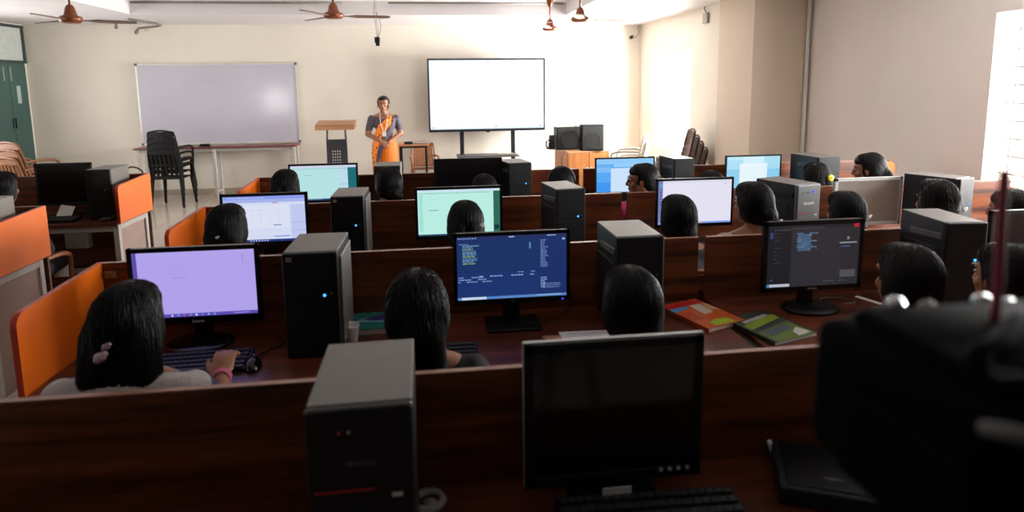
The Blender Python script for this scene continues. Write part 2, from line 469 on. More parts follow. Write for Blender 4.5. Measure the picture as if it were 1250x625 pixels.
# ------------------------------------------------------------------ desks
PY = [1.455, 2.622, 3.789, 4.956]
DZ, PZ, DD = .81, 1.10, .55
def desk(x0, x1, yp, label, group, orange_left=False, orange_right=False, z_low=.12, grommet=None):
    w = x1-x0
    t = thing('computer_desk', label, 'desk', (x0, yp, 0), 0, group)
    obj('desktop', box(.004, w-.004, -DD, -.01, DZ-.025, DZ, bev=.003), M_['mahogtop'], t)
    obj('partition_panel', box(0, w, -.009, .009, z_low, PZ, bev=.002), M_['mahog'], t)
    obj('partition_edging', box(0, w, -.0095, .0095, PZ, PZ+.003, bev=.001), pmat('brown_edge_band', '9a7262', .2, var=.05), t)
    for side, on in ((0, orange_left), (1, orange_right)):
        if on == 'flat':
            r = .045; xa, xb = w-.11, w+.045
            out = [(xa, DZ-.01), (xb, DZ-.01)] + [(xb-r+r*math.cos(k*PI/12), PZ-.012-r+r*math.sin(k*PI/12)) for k in range(7)] + [(xa, PZ-.012)]
            bm = aprism(new(), out, 'Y', -.03, -.0105)
            for f in bm.faces:
                if abs(f.normal.y) < .5: f.material_index = 1
            obj('side_panel', bm, [M_['orange'], M_['redorange']], t)
        elif on:
            xa, xb = (-.02, .0) if side == 0 else (w, w+.02)
            r = .045; ya, yb = -.54, -.0
            out = [(yb, DZ-.01), (yb, PZ+.005)] + [(ya+r-r*math.sin(k*PI/12), PZ+.005-.02-r+r*math.cos(k*PI/12)) for k in range(7)] + [(ya, DZ-.01)]
            bm = aprism(new(), out, 'X', xa, xb)
            for f in bm.faces:
                if abs(f.normal.x) < .5: f.material_index = 1
            obj('side_panel', bm, [M_['orange'], M_['redorange']], t)
            xc = .03 if side == 0 else w-.03
            obj('latch', abox(box(xc-.022, xc+.022, -.016, -.009, 1.04, 1.07, bev=.002), xc-.008, xc+.008, -.022, -.014, 1.045, 1.065), pmat('brass_fitting', '8a7d62', .35, metal=.6), t)
        xs = .01 if side == 0 else w-.05
        bm = new()
        abox(bm, xs, xs+.04, -DD+.03, -DD+.07, 0, DZ-.026, bev=.004); abox(bm, xs, xs+.04, -.07, -.03, 0, DZ-.026, bev=.004)
        abox(bm, xs, xs+.04, -DD+.07, -.07, DZ-.066, DZ-.026, bev=.003); abox(bm, xs, xs+.04, -DD+.07, -.07, .08, .12, bev=.003)
        obj('leg_frame', bm, M_['steel'], t)
        obj('end_panel', box(xs+.014, xs+.026, -DD+.07, -.07, .12, DZ-.066), M_['beige'], t)
    obj('crossbar', box(.05, w-.05, -DD+.035, -DD+.065, DZ-.075, DZ-.03, bev=.003), M_['steel'], t)
    obj('footrail', box(.05, w-.05, -.065, -.04, .3, .34, bev=.003), M_['steel'], t)
    if grommet is not None:
        bm = new(); gx = grommet-x0
        atube(bm, [(gx+.034*math.cos(k*PI/10), -.075+.034*math.sin(k*PI/10), DZ+.002) for k in range(20)], .010, 6, closed=True)
        acyl(bm, (gx+.004, -.079, DZ-.001), (gx+.004, -.079, DZ+.002), .017)
        obj('cable_grommet', bm, pmat('grey_grommet', '8a8886', .5), t, True)
    return t
G1 = 'mahogany computer desks in rows'
XA, XJ, XE = -1.341, 1.176, 3.95
desk(XA, XJ, PY[0], 'dark mahogany desk nearest the camera with the grommet hole and grey-topped tower', G1, grommet=-.038)
desk(XJ+.036, XE, PY[0], 'dark mahogany desk behind the blurred video camera at lower right', G1)
desk(XA, XJ, PY[1], 'mahogany desk with long orange side panel, carrying the lilac screen and navy code screen', G1, orange_left=True)
desk(XJ+.036, XE, PY[1], 'mahogany desk carrying the green magazine and dark grey code screen', G1)
desk(XA, XJ, PY[2], 'mahogany desk with orange side panel carrying the mint green screen', G1, orange_left=True)
desk(XJ+.036, XE, PY[2], 'mahogany desk carrying the silver framed monitor', G1)
desk(XA, XJ, PY[3], 'mahogany desk of the front row, its small orange end panel nearest the whiteboard', G1, orange_left=True)
desk(XJ+.036, XE, PY[3], 'mahogany desk of the front row ending in orange panel near the grey wall', G1, orange_right='flat')
desk(-4.85, -2.35, 5.40, 'mahogany desk across the aisle with black monitor, white note and orange end panel', G1, orange_right=True, z_low=.02)
desk(-4.85, -2.35, 4.00, 'mahogany desk at left edge with beige end board under its orange panel', G1, orange_right=True, z_low=.02)

# ------------------------------------------------------------------ monitors
def screen_mesh(w, h, bg, items, s=1.0):
    bm = new(); mats = [emat(bg, s)]; idx = {bg: 0}
    def quad(x0, z0, x1, z1, d, mi):
        vs = [bm.verts.new(((x-.5)*w, -d, (z)*h)) for x, z in ((x0, z0), (x1, z0), (x1, z1), (x0, z1))]
        f = bm.faces.new(vs); f.material_index = mi
    quad(0, 0, 1, 1, 0, 0)
    for k, (x0, z0, x1, z1, c) in enumerate(items):
        if c not in idx: idx[c] = len(mats); mats.append(emat(c, s))
        quad(x0, z0, x1, z1, .0002+.00012*(k % 6)+.0004*(k > 5), idx[c])
    return bm, mats

def text_rows(x, z, n, dz, wmin, wmax, c, h=.009, seed=0):
    rr = random.Random(seed); out = []
    for i in range(n):
        xx = x; end = x+rr.uniform(wmin, wmax)
        while xx < end:
            ww = rr.uniform(.01, .035); out.append((xx, z-i*dz, min(xx+ww, end), z-i*dz+h, c)); xx += ww+.006
    return out

def monitor(cx, y, w, top, h, label, group, screen=None, mats=None, style='black', rz=0, logo=None, base='round', bez=.016, led='2a55ff', z0=None, chin=.022):
    bot = top-h
    t = thing('monitor', label, 'monitor', (cx, y, DZ), rz, group)
    body = {'black': M_['black'], 'gloss': M_['gloss'], 'silver': M_['silver'], 'grey': M_['dark']}[style]
    zb, zt = bot-DZ, top-DZ
    fr = new()
    # frame ring in front
    abox(fr, -w/2, w/2, -.006, .016, zb, zb+chin, bev=.002); abox(fr, -w/2, w/2, -.006, .016, zt-bez, zt, bev=.002)
    abox(fr, -w/2, -w/2+bez, -.006, .016, zb, zt, bev=.002); abox(fr, w/2-bez, w/2, -.006, .016, zb, zt, bev=.002)
    obj('bezel', fr, body, t)
    bk = new()
    abox(bk, -w/2+.002, w/2-.002, .0, .02, zb+.002, zt-.002, bev=.004); abox(bk, -w*.36, w*.36, .018, .045, zb+h*.2, zt-h*.2, bev=.01)
    obj('back_shell', bk, M_['silver'] if style == 'silver' else M_['black'], t)
    sw, sh = w-2*bez, h-bez-chin
    if screen is None:
        b = new(); abox(b, -sw/2, sw/2, -.0022, .001, zb+chin, zb+chin+sh)
        obj('screen', b, mats or M_['offscreen'], t)
    else:
        b, ms = screen_mesh(sw, sh, screen[0], screen[1], screen[2] if len(screen) > 2 else 1.0)
        s = obj('screen', b, ms, t); s.location = (0, -.003, zb+chin)
    nk = new(); abox(nk, -.035, .035, .03, .055, .012, zb+h*.4, bev=.008)
    obj('stand_neck', nk, body if style != 'silver' else M_['silver'], t)
    bs = new()
    if base == 'round': alathe(bs, [(.09, 0), (.118, .002), (.12, .008), (.11, .014), (.05, .02), (.03, .022)], 0, .0, 32, sx=1.05, sy=.8)
    else: abox(bs, -.11, .11, -.075, .085, 0, .014, bev=.006)
    obj('stand_base', bs, body if style != 'silver' else M_['silver'], t, True)
    if led:
        obj('power_light', abox(new(), w/2-.035, w/2-.027, -.0075, -.005, zb+.006, zb+.011), emat(led, 1.5), t)
    if logo == 'ring':
        b = new(); acyl(b, (0, -.0085, zb+.011), (0, -.005, zb+.011), .0085, n=20); obj('logo', b, M_['midgrey'], t)
        text_mesh('hp', .011, M_['gloss'], t, (0, -.0088, zb+.0115), name='logo_lettering')
    elif logo:
        text_mesh(logo, .016, M_['silver'], t, (0, -.0068, zb+.011), name='logo_lettering')
    return t

# screens ---------------------------------------------------------------
lilac = ['b3a4ee', [(0, 0, .035, 1, '5a4fa8'), (0, 0, 1, .05, '5d4fb5'), (.035, .95, 1, 1, 'b4a6ef')]
         + text_rows(.3, .77, 4, .035, .08, .2, 'a99be0', .008, 3) + text_rows(.32, .6, 1, .035, .1, .14, '9184cf', .012, 4)
         + text_rows(.2, .4, 1, .04, .05, .09, 'a99be0', .006, 5) + text_rows(.42, .4, 1, .04, .1, .1, 'a99be0', .006, 6)
         + [(.28+.05*i, .012, .295+.05*i, .036, c) for i, c in enumerate(['e8e4ff', '7ba4ff', 'c05a80', '9a90e0', 'eeeaff', '6a8aff', '8ac0ff', 'aaa0ee'])]
         + [(.8, .018, .93, .028, 'a79be5'), (.9, .8, .905, .93, '8b7fd0')], .95]
code = random.Random(11)
navy = ['1c3468', [(0, .95, 1, 1, '25305f'), (0, 0, 1, .04, '5a86c8'), (.035, .0, .26, .045, 'c9ddf7'), (.74, .04, 1, .95, '1b3169'), (0, .44, .74, .445, '15254f'), (0, 0.04, .74, .44, '1d3570')]
        + [(.01+.025*i, .965, .025+.025*i, .98, '8fb0e8') for i in range(7)] + [(.47, .97, .52, .985, 'b0c8f0'), (.82, .972, .9, .985, 'a0b8e0')]
        + text_rows(.02, .88, 1, .03, .08, .1, '7f9cd0', .009, 21)
        + [x for i in range(11) for x in text_rows(.05, .85-i*.028, 1, .03, .09, .2 if i == 0 else .15, ['7fb0c8', '6f9ad0', '9ab070', '5f90c0'][i % 4], .014, 30+i)]
        + text_rows(.76, .9, 16, .028, .03, .07, '7f98cc', .012, 50) + text_rows(.76, .3, 6, .03, .04, .06, '8fa8dc', .014, 52) + text_rows(.78, .2, 3, .03, .15, .17, '7f98cc', .01, 53)
        + text_rows(.01, .35, 3, .035, .15, .3, '8fa4d8', .014, 54) + text_rows(.2, .36, 1, .03, .5, .5, '9fb4e4', .014, 55) + text_rows(.55, .41, 1, .03, .14, .16, '8fa4d8', .01, 56)
        + [(.655, .78, .67, .88, '4f90b0'), (.28, .01, .33, .035, '3f8ae8'), (.72, .02, .95, .035, '90b0e0'), (.96, .9, .985, .93, '90b0e0')], .95]
grey = ['2b2d33', [(0, .95, 1, 1, '24262b'), (0, 0, .25, .95, '1f2126'), (.02, .005, .26, .05, 'c9cfdc'), (.3, .0, .34, .04, '3f7ac0'), (.8, .12, .97, .24, '55565a'), (.25, 0, .8, .95, '2f3036')]
        + text_rows(.06, .93, 1, .04, .18, .2, '6a6c74', .008, 60) + text_rows(.06, .88, 9, .06, .02, .1, '50525c', .008, 61)
        + [x for i in range(9) for x in text_rows(.31, .86-i*.032, 1, .03, .12, .24, ['5f7fa8', '6f8fae', '60789a'][i % 3], .018, 70+i)]
        + [(.32, .58, .46, .86, '46627f'), (.78, .68, .97, .7, 'a0a2a6'), (.86, .74, .885, .79, '888a90'), (.79, .62, .9, .64, '4a6090'), (.93, .94, .985, 1.0, 'c0203a'), (.04, .11, .06, .13, '5a5ac0')]
        + text_rows(.25, .95, 1, .03, .3, .5, '55575e', .01, 80) + text_rows(.62, .06, 1, .03, .2, .3, '606268', .01, 81) + [(.0, .0, .03, .05, '3f7ac0'), (.02, .8, .05, .9, '3a4a7a')], .8]
blueapp = ['d7def6', [(0, .86, 1, 1, 'a9b6f0'), (0, .93, 1, 1, '8d9ff0'), (0, 0, 1, .05, '26357e'), (.82, .05, 1, .8, 'c3cdf4'), (.04, .3, .8, .8, 'dfe4f8')]
           + [(.12+.11*i, .42, .122+.11*i, .7, 'aab2d8') for i in range(6)] + [(.12, .7, .72, .703, 'aab2d8'), (.6, .1, .8, .12, '6f88e0'), (.6, .35, .7, .37, '8088b0'), (.6, .84, .66, .86, 'd08a80')]
           + [(.3+.035*i, .012, .318+.035*i, .035, 'c8d0f8') for i in range(7)] + [(.82, .4, 1, .41, '93a2e6'), (.82, .22, 1, .23, '93a2e6'), (.05, .955, .5, .962, 'e0e6ff')], .95]
mint = ['b9efe4', [(0, .95, 1, 1, 'cfe6f6'), (0, .0, .93, .93, 'bdf2e6'), (.92, 0, 1, .95, '2f6b58'), (0, 0, 1, .035, '2a4a6a'), (.02, .92, .88, .93, '6fae9e')]
        + text_rows(.12, .86, 3, .07, .03, .14, '93cfc4', .008, 90) + [(.13, .55, .25, .565, '5f9a90'), (.02, .1, .06, .9, 'a8e4d8'), (.93, .1, .99, .2, '173a3a')], .95]
whitedoc = ['e6e4f4', [(0, 0, 1, .04, '7f9fe8'), (0, .04, .06, 1, '7480b8'), (.3, .005, .6, .03, 'd8a890'), (.02, .88, .05, .93, '3ab0d8'), (.9, .9, .93, .92, 'c0c0d0'), (.06, .95, 1, 1, 'dcdcee')]
            + [(.02, .3+.07*i, .045, .33+.07*i, '4f5890') for i in range(8)], .97]
teal = ['b8e6e6', [(0, .93, 1, 1, 'cfd8ec'), (.74, .05, .87, .93, 'c0dff0'), (.87, 0, 1, .93, '1f6f78'), (0, 0, 1, .05, '2c3f6f'), (0, .9, .87, .91, '7fb8b8'), (.74, .45, .87, .46, '6fb0b8')]
        + text_rows(.2, .72, 1, .05, .1, .12, '6fa8a8', .015, 95) + text_rows(.05, .03, 1, .05, .4, .45, '9fb8e0', .012, 96), .95]
skyblue = ['62b0f0', [(0, 0, .25, .3, '3d96ee'), (0, .3, .25, .6, '55a8f2'), (.25, 0, 1, .72, 'c9e2fb'), (0, .85, 1, 1, '8fc8f8'), (.3, .76, 1, .85, '9ccdf8'), (.0, .6, .25, .76, '7cbcf4')], 1.0]
pale = ['a8dcf2', [(0, 0, .24, .6, '8fcdee'), (.24, 0, .76, .78, 'e4f3fa'), (.76, 0, 1, .6, '8ccdee'), (.3, .78, .7, 1, 'cfeef8'), (0, .9, .3, 1, 'b8e8f6')], 1.0]

GM = 'desktop monitors on the mahogany desks'
MY = [p-.165 for p in PY]
monitor(.405, 1.335, .43, 1.209, .355, 'black square monitor nearest the camera, switched off, seen in the foreground', GM, None, M_['offscreen'], 'black', logo=None, base='square', bez=.02, led=None, chin=.026)
monitor(-.922, MY[1]-.02, .478, 1.2, .305, 'wide glossy black monitor showing a plain lilac screen', GM, lilac, None, 'gloss', logo='lenovo', bez=.018, led=None, chin=.03)
monitor(.302, MY[1]-.02, .478, 1.208, .30, 'black monitor showing navy blue code editor', GM, navy, None, 'black', logo='ring', base='square', bez=.015)
monitor(1.612, MY[1]-.03, .462, 1.206, .312, 'black monitor showing dark grey code editor with small red corner button', GM, grey, None, 'black', logo='lenovo', bez=.02, led=None)
monitor(2.70, MY[1]-.02, .47, 1.212, .31, 'black monitor cut off at the right edge of the view, switched off', GM, None, M_['matscreen'], 'black', bez=.018, led=None)
monitor(-.96, MY[2]-.03, .474, 1.205, .30, 'black monitor showing a pale blue drawing window with dark taskbar', GM, blueapp, None, 'black', bez=.016, led=None)
monitor(.135, MY[2]-.03, .512, 1.208, .31, 'black monitor showing a mint green page with dark green strip', GM, mint, None, 'black', bez=.016, led=None)
monitor(1.582, MY[2]-.03, .497, 1.215, .305, 'black monitor showing a white page beside a blue icon strip', GM, whitedoc, None, 'black', logo=None, bez=.014, led=None)
monitor(2.74, MY[2]-.03, .469, 1.184, .31, 'silver framed monitor with a blank grey screen', GM, None, M_['silverscreen'], 'silver', bez=.022, led=None)
monitor(-.83, MY[3]-.03, .506, 1.222, .30, 'black monitor showing pale teal page, on front row below the lectern', GM, teal, None, 'black', bez=.014, led=None)
monitor(.255, MY[3]-.03, .527, 1.235, .31, 'dark wide monitor switched off, under the big bright display', GM, None, M_['matscreen'], 'black', bez=.01, led=None)
monitor(1.505, MY[3]-.03, .489, 1.21, .30, 'black monitor showing vivid sky blue desktop with pale window', GM, skyblue, None, 'grey', bez=.012, led=None)
monitor(2.59, MY[3]-.03, .482, 1.2, .29, 'black monitor showing pale icy blue desktop with white window', GM, pale, None, 'grey', bez=.012, led=None)
monitor(-2.875, 5.2, .41, 1.227, .335, 'black monitor switched off across the aisle, white note on its foot', GM, None, M_['offscreen'], 'black', bez=.02, led=None, base='square')

# controls on the nearest monitor
nm = [o for o in COL.objects if o.name.startswith('monitor') and 'nearest the camera' in o.get('label', '')][0]
for k in range(4):
    o = obj('control_button', acyl(new(), (.115+.022*k, -.0085, .866+.009*1-DZ+.0), (.115+.022*k, -.005, .866+.009-DZ), .0045, n=12), M_['silver'], nm)
obj('rim', abox(abox(abox(new(), -.215, .215, .004, .016, .3995, .4015, bev=.0008), -.2165, -.2145, .004, .016, .045, .401), .2145, .2165, .004, .016, .045, .401), M_['silver'], nm, label='pale silver rim')
obj('stand_label', box(-.035, .035, -.03, -.026, .012, .045, bev=.001), M_['silver'], nm, label='pale plate at the stand')

# ------------------------------------------------------------------ towers
def tower(x, y0, label, group, style='black', w=.19, d=.30, h=.395, z=None, rz=0, led='3f9cff', right_strip=False, plain=False):
    """front face at y0, local origin at front centre"""
    t = thing('computer_tower', label, 'computer', (x, y0, DZ if z is None else z), rz, group)
    shell, front = {'black': (M_['greymetal'], M_['black']), 'charcoal': (M_['greymetal'], M_['dark']), 'grey': (M_['greymetal'], M_['midgrey']), 'lenovo': (M_['greymetal'], M_['black'])}[style]
    sidem = M_['bluegrey'] if style in ('charcoal',) else (M_['black'] if style in ('grey', 'black') else M_['dark'])
    if plain: sidem = M_['greymetal']; led = '101418'
    bm = new()
    abox(bm, -w/2, w/2, .022, d, .008, h, bev=.004)
    for f in bm.faces:
        if abs(f.normal.x) > .7: f.material_index = 1
    bm.normal_update()
    for f in bm.faces:
        if abs(f.normal.x) > .7: f.material_index = 1
    obj('case', bm, [shell, sidem], t)
    ft = new(); abox(ft, -w/2-.001, w/2+.001, 0, .024, .006, h-.001, bev=.007, seg=3)
    obj('front_panel', ft, front, t)
    fe = new()
    for sx in (-1, 1):
        for yy in (.05, d-.05): acyl(fe, (sx*(w/2-.03), yy, 0), (sx*(w/2-.03), yy, .01), .012)
    obj('rubber_feet', fe, M_['black'], t)
    if style in ('lenovo', 'grey'):
        obj('red_stripe', box(-w/2+.012, w*.12, -.0012, .003, h*.585, h*.585+.004), M_['red'], t)
        obj('port', box(w*.28, w*.38, -.0012, .003, h*.54, h*.54+.008), M_['silver'], t)
        text_mesh('lenovo', .03 if style == 'grey' else .02, M_['white'] if style == 'grey' else M_['midgrey'], t, (0 if style == 'grey' else .0, -.0008, h*.73), name='logo_lettering')
        pb = new(); acyl(pb, (w*.2, -.003, h-.045), (w*.2, .003, h-.045), .006 if style == 'grey' else .003)
        if style == 'grey':
            obj('power_light', pb, emat('3050ff', 2.0), t)
            obj('port_row', abox(box(-w*.3, -w*.22, -.0012, .003, h-.05, h-.044), -w*.12, w*.02, -.0012, .003, h-.05, h-.044), M_['black'], t)
        else:
            pb.free()
            b2 = acyl(new(), (-w*.19, -.002, h-.045), (-w*.19, .003, h-.045), .003); obj('drive_light', b2, emat('802018', .18), t)
            b2 = acyl(new(), (-w*.1, -.002, h-.045), (-w*.1, .003, h-.045), .003); obj('power_light', b2, emat('707070', .15), t)
    else:
        obj('power_light', acyl(new(), (w*.24, -.003, h*.6), (w*.24, .003, h*.6), .0055), emat(led, 2.2), t)
        obj('power_button', acyl(new(), (w*.36, -.002, h*.615), (w*.36, .003, h*.615), .0045), M_['midgrey'], t)
        s = new(); abox(s, -w/2+.012, w/2-.03, -.0012, .003, h*.57, h*.575)
        obj('drive_seam', s, M_['gloss'], t)
        if style == 'black' and right_strip is not None:
            obj('sticker', box(-w/2+.014, -w/2+.034, -.0015, .003, h-.03, h-.014), pmat('worn_sticker', '7b6c60', .6), t)
    if style in ('charcoal', 'grey'):
        s = new()
        m = Matrix.Translation((-w/2-.002, d*.42, h*.82)) @ Matrix.Rotation(R(-4), 4, 'X')
        abox(s, -.004, .004, -.10, .10, -.014, .014, bev=.003, rot=m)
        obj('side_handle', s, M_['midgrey'] if style == 'charcoal' else M_['dark'], t, label='pale recessed grip on side')
        s = new(); abox(s, -w/2-.002, -w/2+.001, .06, d-.03, .03, h*.7, bev=.001)
        obj('side_panel', s, M_['bluegrey'] if style == 'charcoal' else M_['black'], t)
    if right_strip:
        s = new(); abox(s, w/2-.001, w/2+.008, .05, d-.01, .03, h-.03, bev=.003)
        obj('side_panel', s, M_['greymetal'], t, label='raised grey side cover')
    # back vents and expansion covers
    s = new()
    for k in range(5): abox(s, -w*.35, w*.2, d-.001, d+.002, .05+k*.02, .06+k*.02)
    acyl(s, (0, d-.001, h*.72), (0, d+.003, h*.72), .04, n=20)
    obj('rear_vents', s, M_['dark'], t)
    return t
GT = 'desktop computer towers'
tower(-.153, 1.105, 'black tower with red stripe and grey top, nearest the camera', GT, 'lenovo', .197, .31, .398, rz=R(1))
tower(-.455, 2.235, 'black tower with small worn sticker and blue light beside the lilac screen', GT, 'black', .193, .31, .398, right_strip=True)
tower(.783, 2.26, 'charcoal tower with blue light, right of the navy code screen', GT, 'charcoal', .188, .30, .398)
tower(2.185, 2.26, 'large dark tower with blue light between dark code screen and right edge', GT, 'charcoal', .17, .30, .398, rz=R(-6))
tower(-.475, 3.375, 'black tower with grey slanted side cover beside the pale blue drawing screen', GT, 'black', .175, .31, .398, right_strip=True)
tower(.76, 3.385, 'charcoal tower with blue light, right of the mint green screen', GT, 'charcoal', .17, .30, .398, rz=R(8))
tower(2.12, 3.26, 'mid grey fronted tower with white lettering and red stripe', GT, 'grey', .18, .31, .402, rz=R(17))
tower(3.16, 3.3, 'dark tower with plain black side, standing before the bright window', GT, 'charcoal', .17, .32, .40, rz=R(24))
tower(-.35, 4.62, 'small grey-topped tower in front of the woman in the orange sari', GT, 'charcoal', .19, .28, .398)
tower(.64, 4.6, 'charcoal tower with blue light, beside the switched-off wide monitor', GT, 'charcoal', .18, .28, .398, rz=R(10))
tower(1.925, 4.58, 'dark tower with white-lit top between two blue desktops', GT, 'charcoal', .165, .29, .398, rz=R(5))
tower(3.05, 4.45, 'dark grey tower by the grey wall, right of the icy blue screen', GT, 'charcoal', .2, .32, .398, rz=R(8))
tower(-2.515, 4.97, 'black tower with grey side behind orange panel across the aisle', GT, 'black', .175, .30, .385, right_strip=None, plain=True)
tower(-2.50, 3.56, 'grey-sided tower at the left edge of the view', GT, 'black', .175, .30, .385, right_strip=None, plain=True)

# ------------------------------------------------------------------ keyboards, mice, papers, books
def keyboard(x, y, label, w=.43, d=.15, rz=0, key='black'):
    t = thing('keyboard', label, 'keyboard', (x, y, DZ), rz, 'black keyboards')
    aprism_b = aprism(new(), [(-d/2, 0), (d/2, 0), (d/2, .022), (-d/2, .012)], 'X', -w/2, w/2)
    obj('keyboard_base', aprism_b, M_['black'], t)
    ks = new(); rows = 5; n = int(w/.0205)
    for r_ in range(rows):
        yy = -d/2+.014+r_*(d-.028)/(rows-1)
        zz = .012+.010*(yy+d/2)/d
        k = 0
        while k < n:
            span = 6 if (r_ == 0 and k == 4) else 1
            x0 = -w/2+.008+k*(w-.016)/n
            abox(ks, x0+.0012, x0+span*(w-.016)/n-.0012, yy-.0095, yy+.0095, zz, zz+.007)
            k += span
            if k in (14, 18) and n > 18: k += 0
    obj('keys', ks, pmat('worn_key_plastic', '26282a', .5, var=.1), t)
    return t
def mouse(x, y, label, rz=0):
    t = thing('computer_mouse', label, 'mouse', (x, y, DZ), rz, 'black computer mice')
    b = new(); asph(b, (0, 0, 0), (.031, .056, .034), 3)
    for v in b.verts: v.co.z = max(0, v.co.z)
    obj('mouse_shell', b, M_['gloss'], t, True)
    b = new(); acyl(b, (-.004, .032, .028), (.004, .032, .028), .007, n=12); obj('scroll_wheel', b, M_['midgrey'], t, True)
    return t
keyboard(.47, 1.235, 'black keyboard in front of the nearest switched-off monitor', rz=R(-2))
keyboard(-.90, 2.23, 'black keyboard under the hand by the lilac screen', rz=R(2))
keyboard(-.06, 2.17, 'black keyboard half hidden by the braided head before the navy code screen', w=.4, rz=R(-2))
keyboard(-2.86, 4.985, 'small black keyboard across the aisle below the white note', w=.34, d=.13, rz=R(1))
mouse(-.663, 2.2, 'black mouse beside the hand with pink bracelet', R(10))
mouse(-2.46, 4.955, 'black mouse before the tower across the aisle', R(-60))

def cable(label, pts, r=.0028, mat=None, group='computer cables on the desks', name='cable', cat='cable'):
    o = obj(name, atube(new(), spline(pts, 8), r, 6), mat or M_['black'], None, True)
    return tag(o, label, cat, group)
Z_ = DZ+.004
cable('dark cable looping on the desk right of the navy code screen', [(.47, 2.53, .95), (.53, 2.50, .97), (.56, 2.48, .9), (.52, 2.46, .84), (.42, 2.44, Z_), (.36, 2.43, Z_)])
cable('black mouse cable curving beside the mouse by the lilac screen', [(-.66, 2.26, Z_+.01), (-.64, 2.33, Z_), (-.60, 2.38, Z_), (-.63, 2.45, Z_), (-.70, 2.5, Z_)])
cable('black tangled cable behind the white note across the aisle', [(-2.78, 5.30, Z_), (-2.72, 5.2, Z_), (-2.66, 5.26, Z_), (-2.74, 5.31, Z_+.01), (-2.64, 5.33, Z_+.02), (-2.62, 5.2, Z_), (-2.75, 5.12, Z_), (-2.85, 5.08, Z_)])
cable('dark mouse cable lying by the tower across the aisle', [(-2.47, 5.0, Z_+.012), (-2.55, 4.94, Z_), (-2.63, 5.05, Z_), (-2.66, 5.15, Z_)])
cable('light grey cable behind the base of the dark grey code screen', [(1.68, 2.47, Z_), (1.74, 2.53, Z_), (1.82, 2.52, Z_), (1.85, 2.46, Z_), (1.78, 2.45, Z_)], mat=M_['pipe'])
cable('black cable hanging on the partition right of the tower with slanted cover', [(-.2, 3.745, 1.0), (-.1, 3.765, 1.02), (-.02, 3.765, .95), (-.03, 3.74, .86), (-.1, 3.7, Z_)])

def book(name, x, y, w, d, h, rz, label, cover, title=None, cat='book', pages='b8aea4', spine='left'):
    t = thing(name, label, cat, (x, y, DZ), rz)
    obj('pages', box(-w/2+.002, w/2-.003, -d/2+.003, d/2-.003, .0015, h-.0015), pmat('book_pages', pages, .8, var=.05, scale=200), t)
    cv = new(); abox(cv, -w/2, w/2, -d/2, d/2, 0, .0015); abox(cv, -w/2, w/2, -d/2, d/2, h-.0015, h); abox(cv, -w/2, -w/2+.002, -d/2, d/2, .0015, h-.0015)
    obj('cover', cv, cover[0], t)
    return t, h
def patch(parent, pts, z, mat, name='cover_picture', label=None):
    b = new(); aprism(b, pts, 'Z', z, z+.0004)
    return obj(name, b, mat, parent, label=label)
# teal paperback leaning open-side up behind the messy head
t, h = book('paperback_book', -.275, 2.535, .165, .215, .024, R(2), 'teal paperback with purple cover picture beside the tower left of the braided head', [pmat('teal_cover', '1f6f66', .4)])
patch(t, [(-.075, -.02), (-.03, .02), (.075, .045), (.075, -.045), (-.02, -.03)], h, pmat('pale_teal_print', '7fa9ae', .4))
patch(t, [(-.04, 0), (0, .03), (.075, .05), (.075, -.02), (0, -.022)], h+.0005, pmat('purple_print', '3a2a6a', .4))
for k, c in enumerate('TET'):
    text_mesh(c, .032, pmat('yellow_print', 'c9b020', .4), t, (-.04+.045*k, .078, h+.0008), (0, 0, 0), name='cover_lettering')
# white paper cup-like folded sheet by tower
t = obj('paper_cup', alathe(new(), [(.022, 0), (.03, .07), (.031, .075), (.028, .07), (.02, .004)], 0, 0, 24), M_['paper'], None, True)
t.location = (-.338, 2.36, DZ); tag(t, 'plain white cup against the tower beside the teal paperback', 'cup')
# orange magazine
t, h = book('magazine', 1.105, 2.41, .2, .29, .018, R(20), 'orange and red magazine with lime corner, between the round head and green magazine', [pmat('orange_cover', 'b4501c', .35)], cat='magazine')
patch(t, [(-.1, .09), (.1, .09), (.1, .135), (-.1, .135)], h, pmat('red_print', 'b01c1c', .35))
patch(t, [(-.1, .05), (-.02, .06), (.0, .088), (-.1, .088)], h, pmat('blue_print', '4a88b8', .35))
patch(t, [(.0, -.02), (.05, -.02), (.07, .08), (.01, .09)], h+.0005, pmat('pale_figure_print', 'b8a898', .4))
patch(t, [(-.05, -.135), (.06, -.135), (.05, -.09), (-.01, -.08), (-.05, -.1)], h, pmat('lime_print', '8fa81c', .4))
patch(t, [(.06, .02), (.1, -.02), (.1, .07), (.08, .08)], h, pmat('straw_print', 'b08a5a', .4))
patch(t, [(-.1, -.05), (-.03, -.06), (-.04, .03), (-.1, .03)], h, pmat('rust_print', 'a83c14', .4))
# green magazine
t, h = book('magazine', 1.318, 2.245, .225, .27, .016, R(17), 'dark green magazine with pale title and yellow green band, at the desk edge', [pmat('dark_green_cover', '2c332a', .35)], cat='magazine')
patch(t, [(-.1, -.01), (.1, .04), (.1, .085), (-.1, .035)], h, pmat('green_band_print', '7d8f22', .4))
patch(t, [(-.1, -.14), (.1, -.14), (.1, .0), (-.1, -.04)], h, pmat('meadow_print', '5a6b30', .4))
patch(t, [(-.07, -.09), (.06, -.06), (.05, -.02), (-.08, -.05)], h+.0005, pmat('slate_print', '4a525c', .4))
patch(t, [(.02, -.13), (.09, -.12), (.08, -.06), (.03, -.09)], h+.001, pmat('white_print', 'b8b4ac', .4))
for k in range(9):
    patch(t, [(-.075+.017*k, .048+.003*k), (-.063+.017*k, .05+.003*k), (-.063+.017*k, .072+.003*k+.004*(k % 2)), (-.075+.017*k, .07+.003*k)], h+.0008, MATS['white_print'], 'cover_lettering')
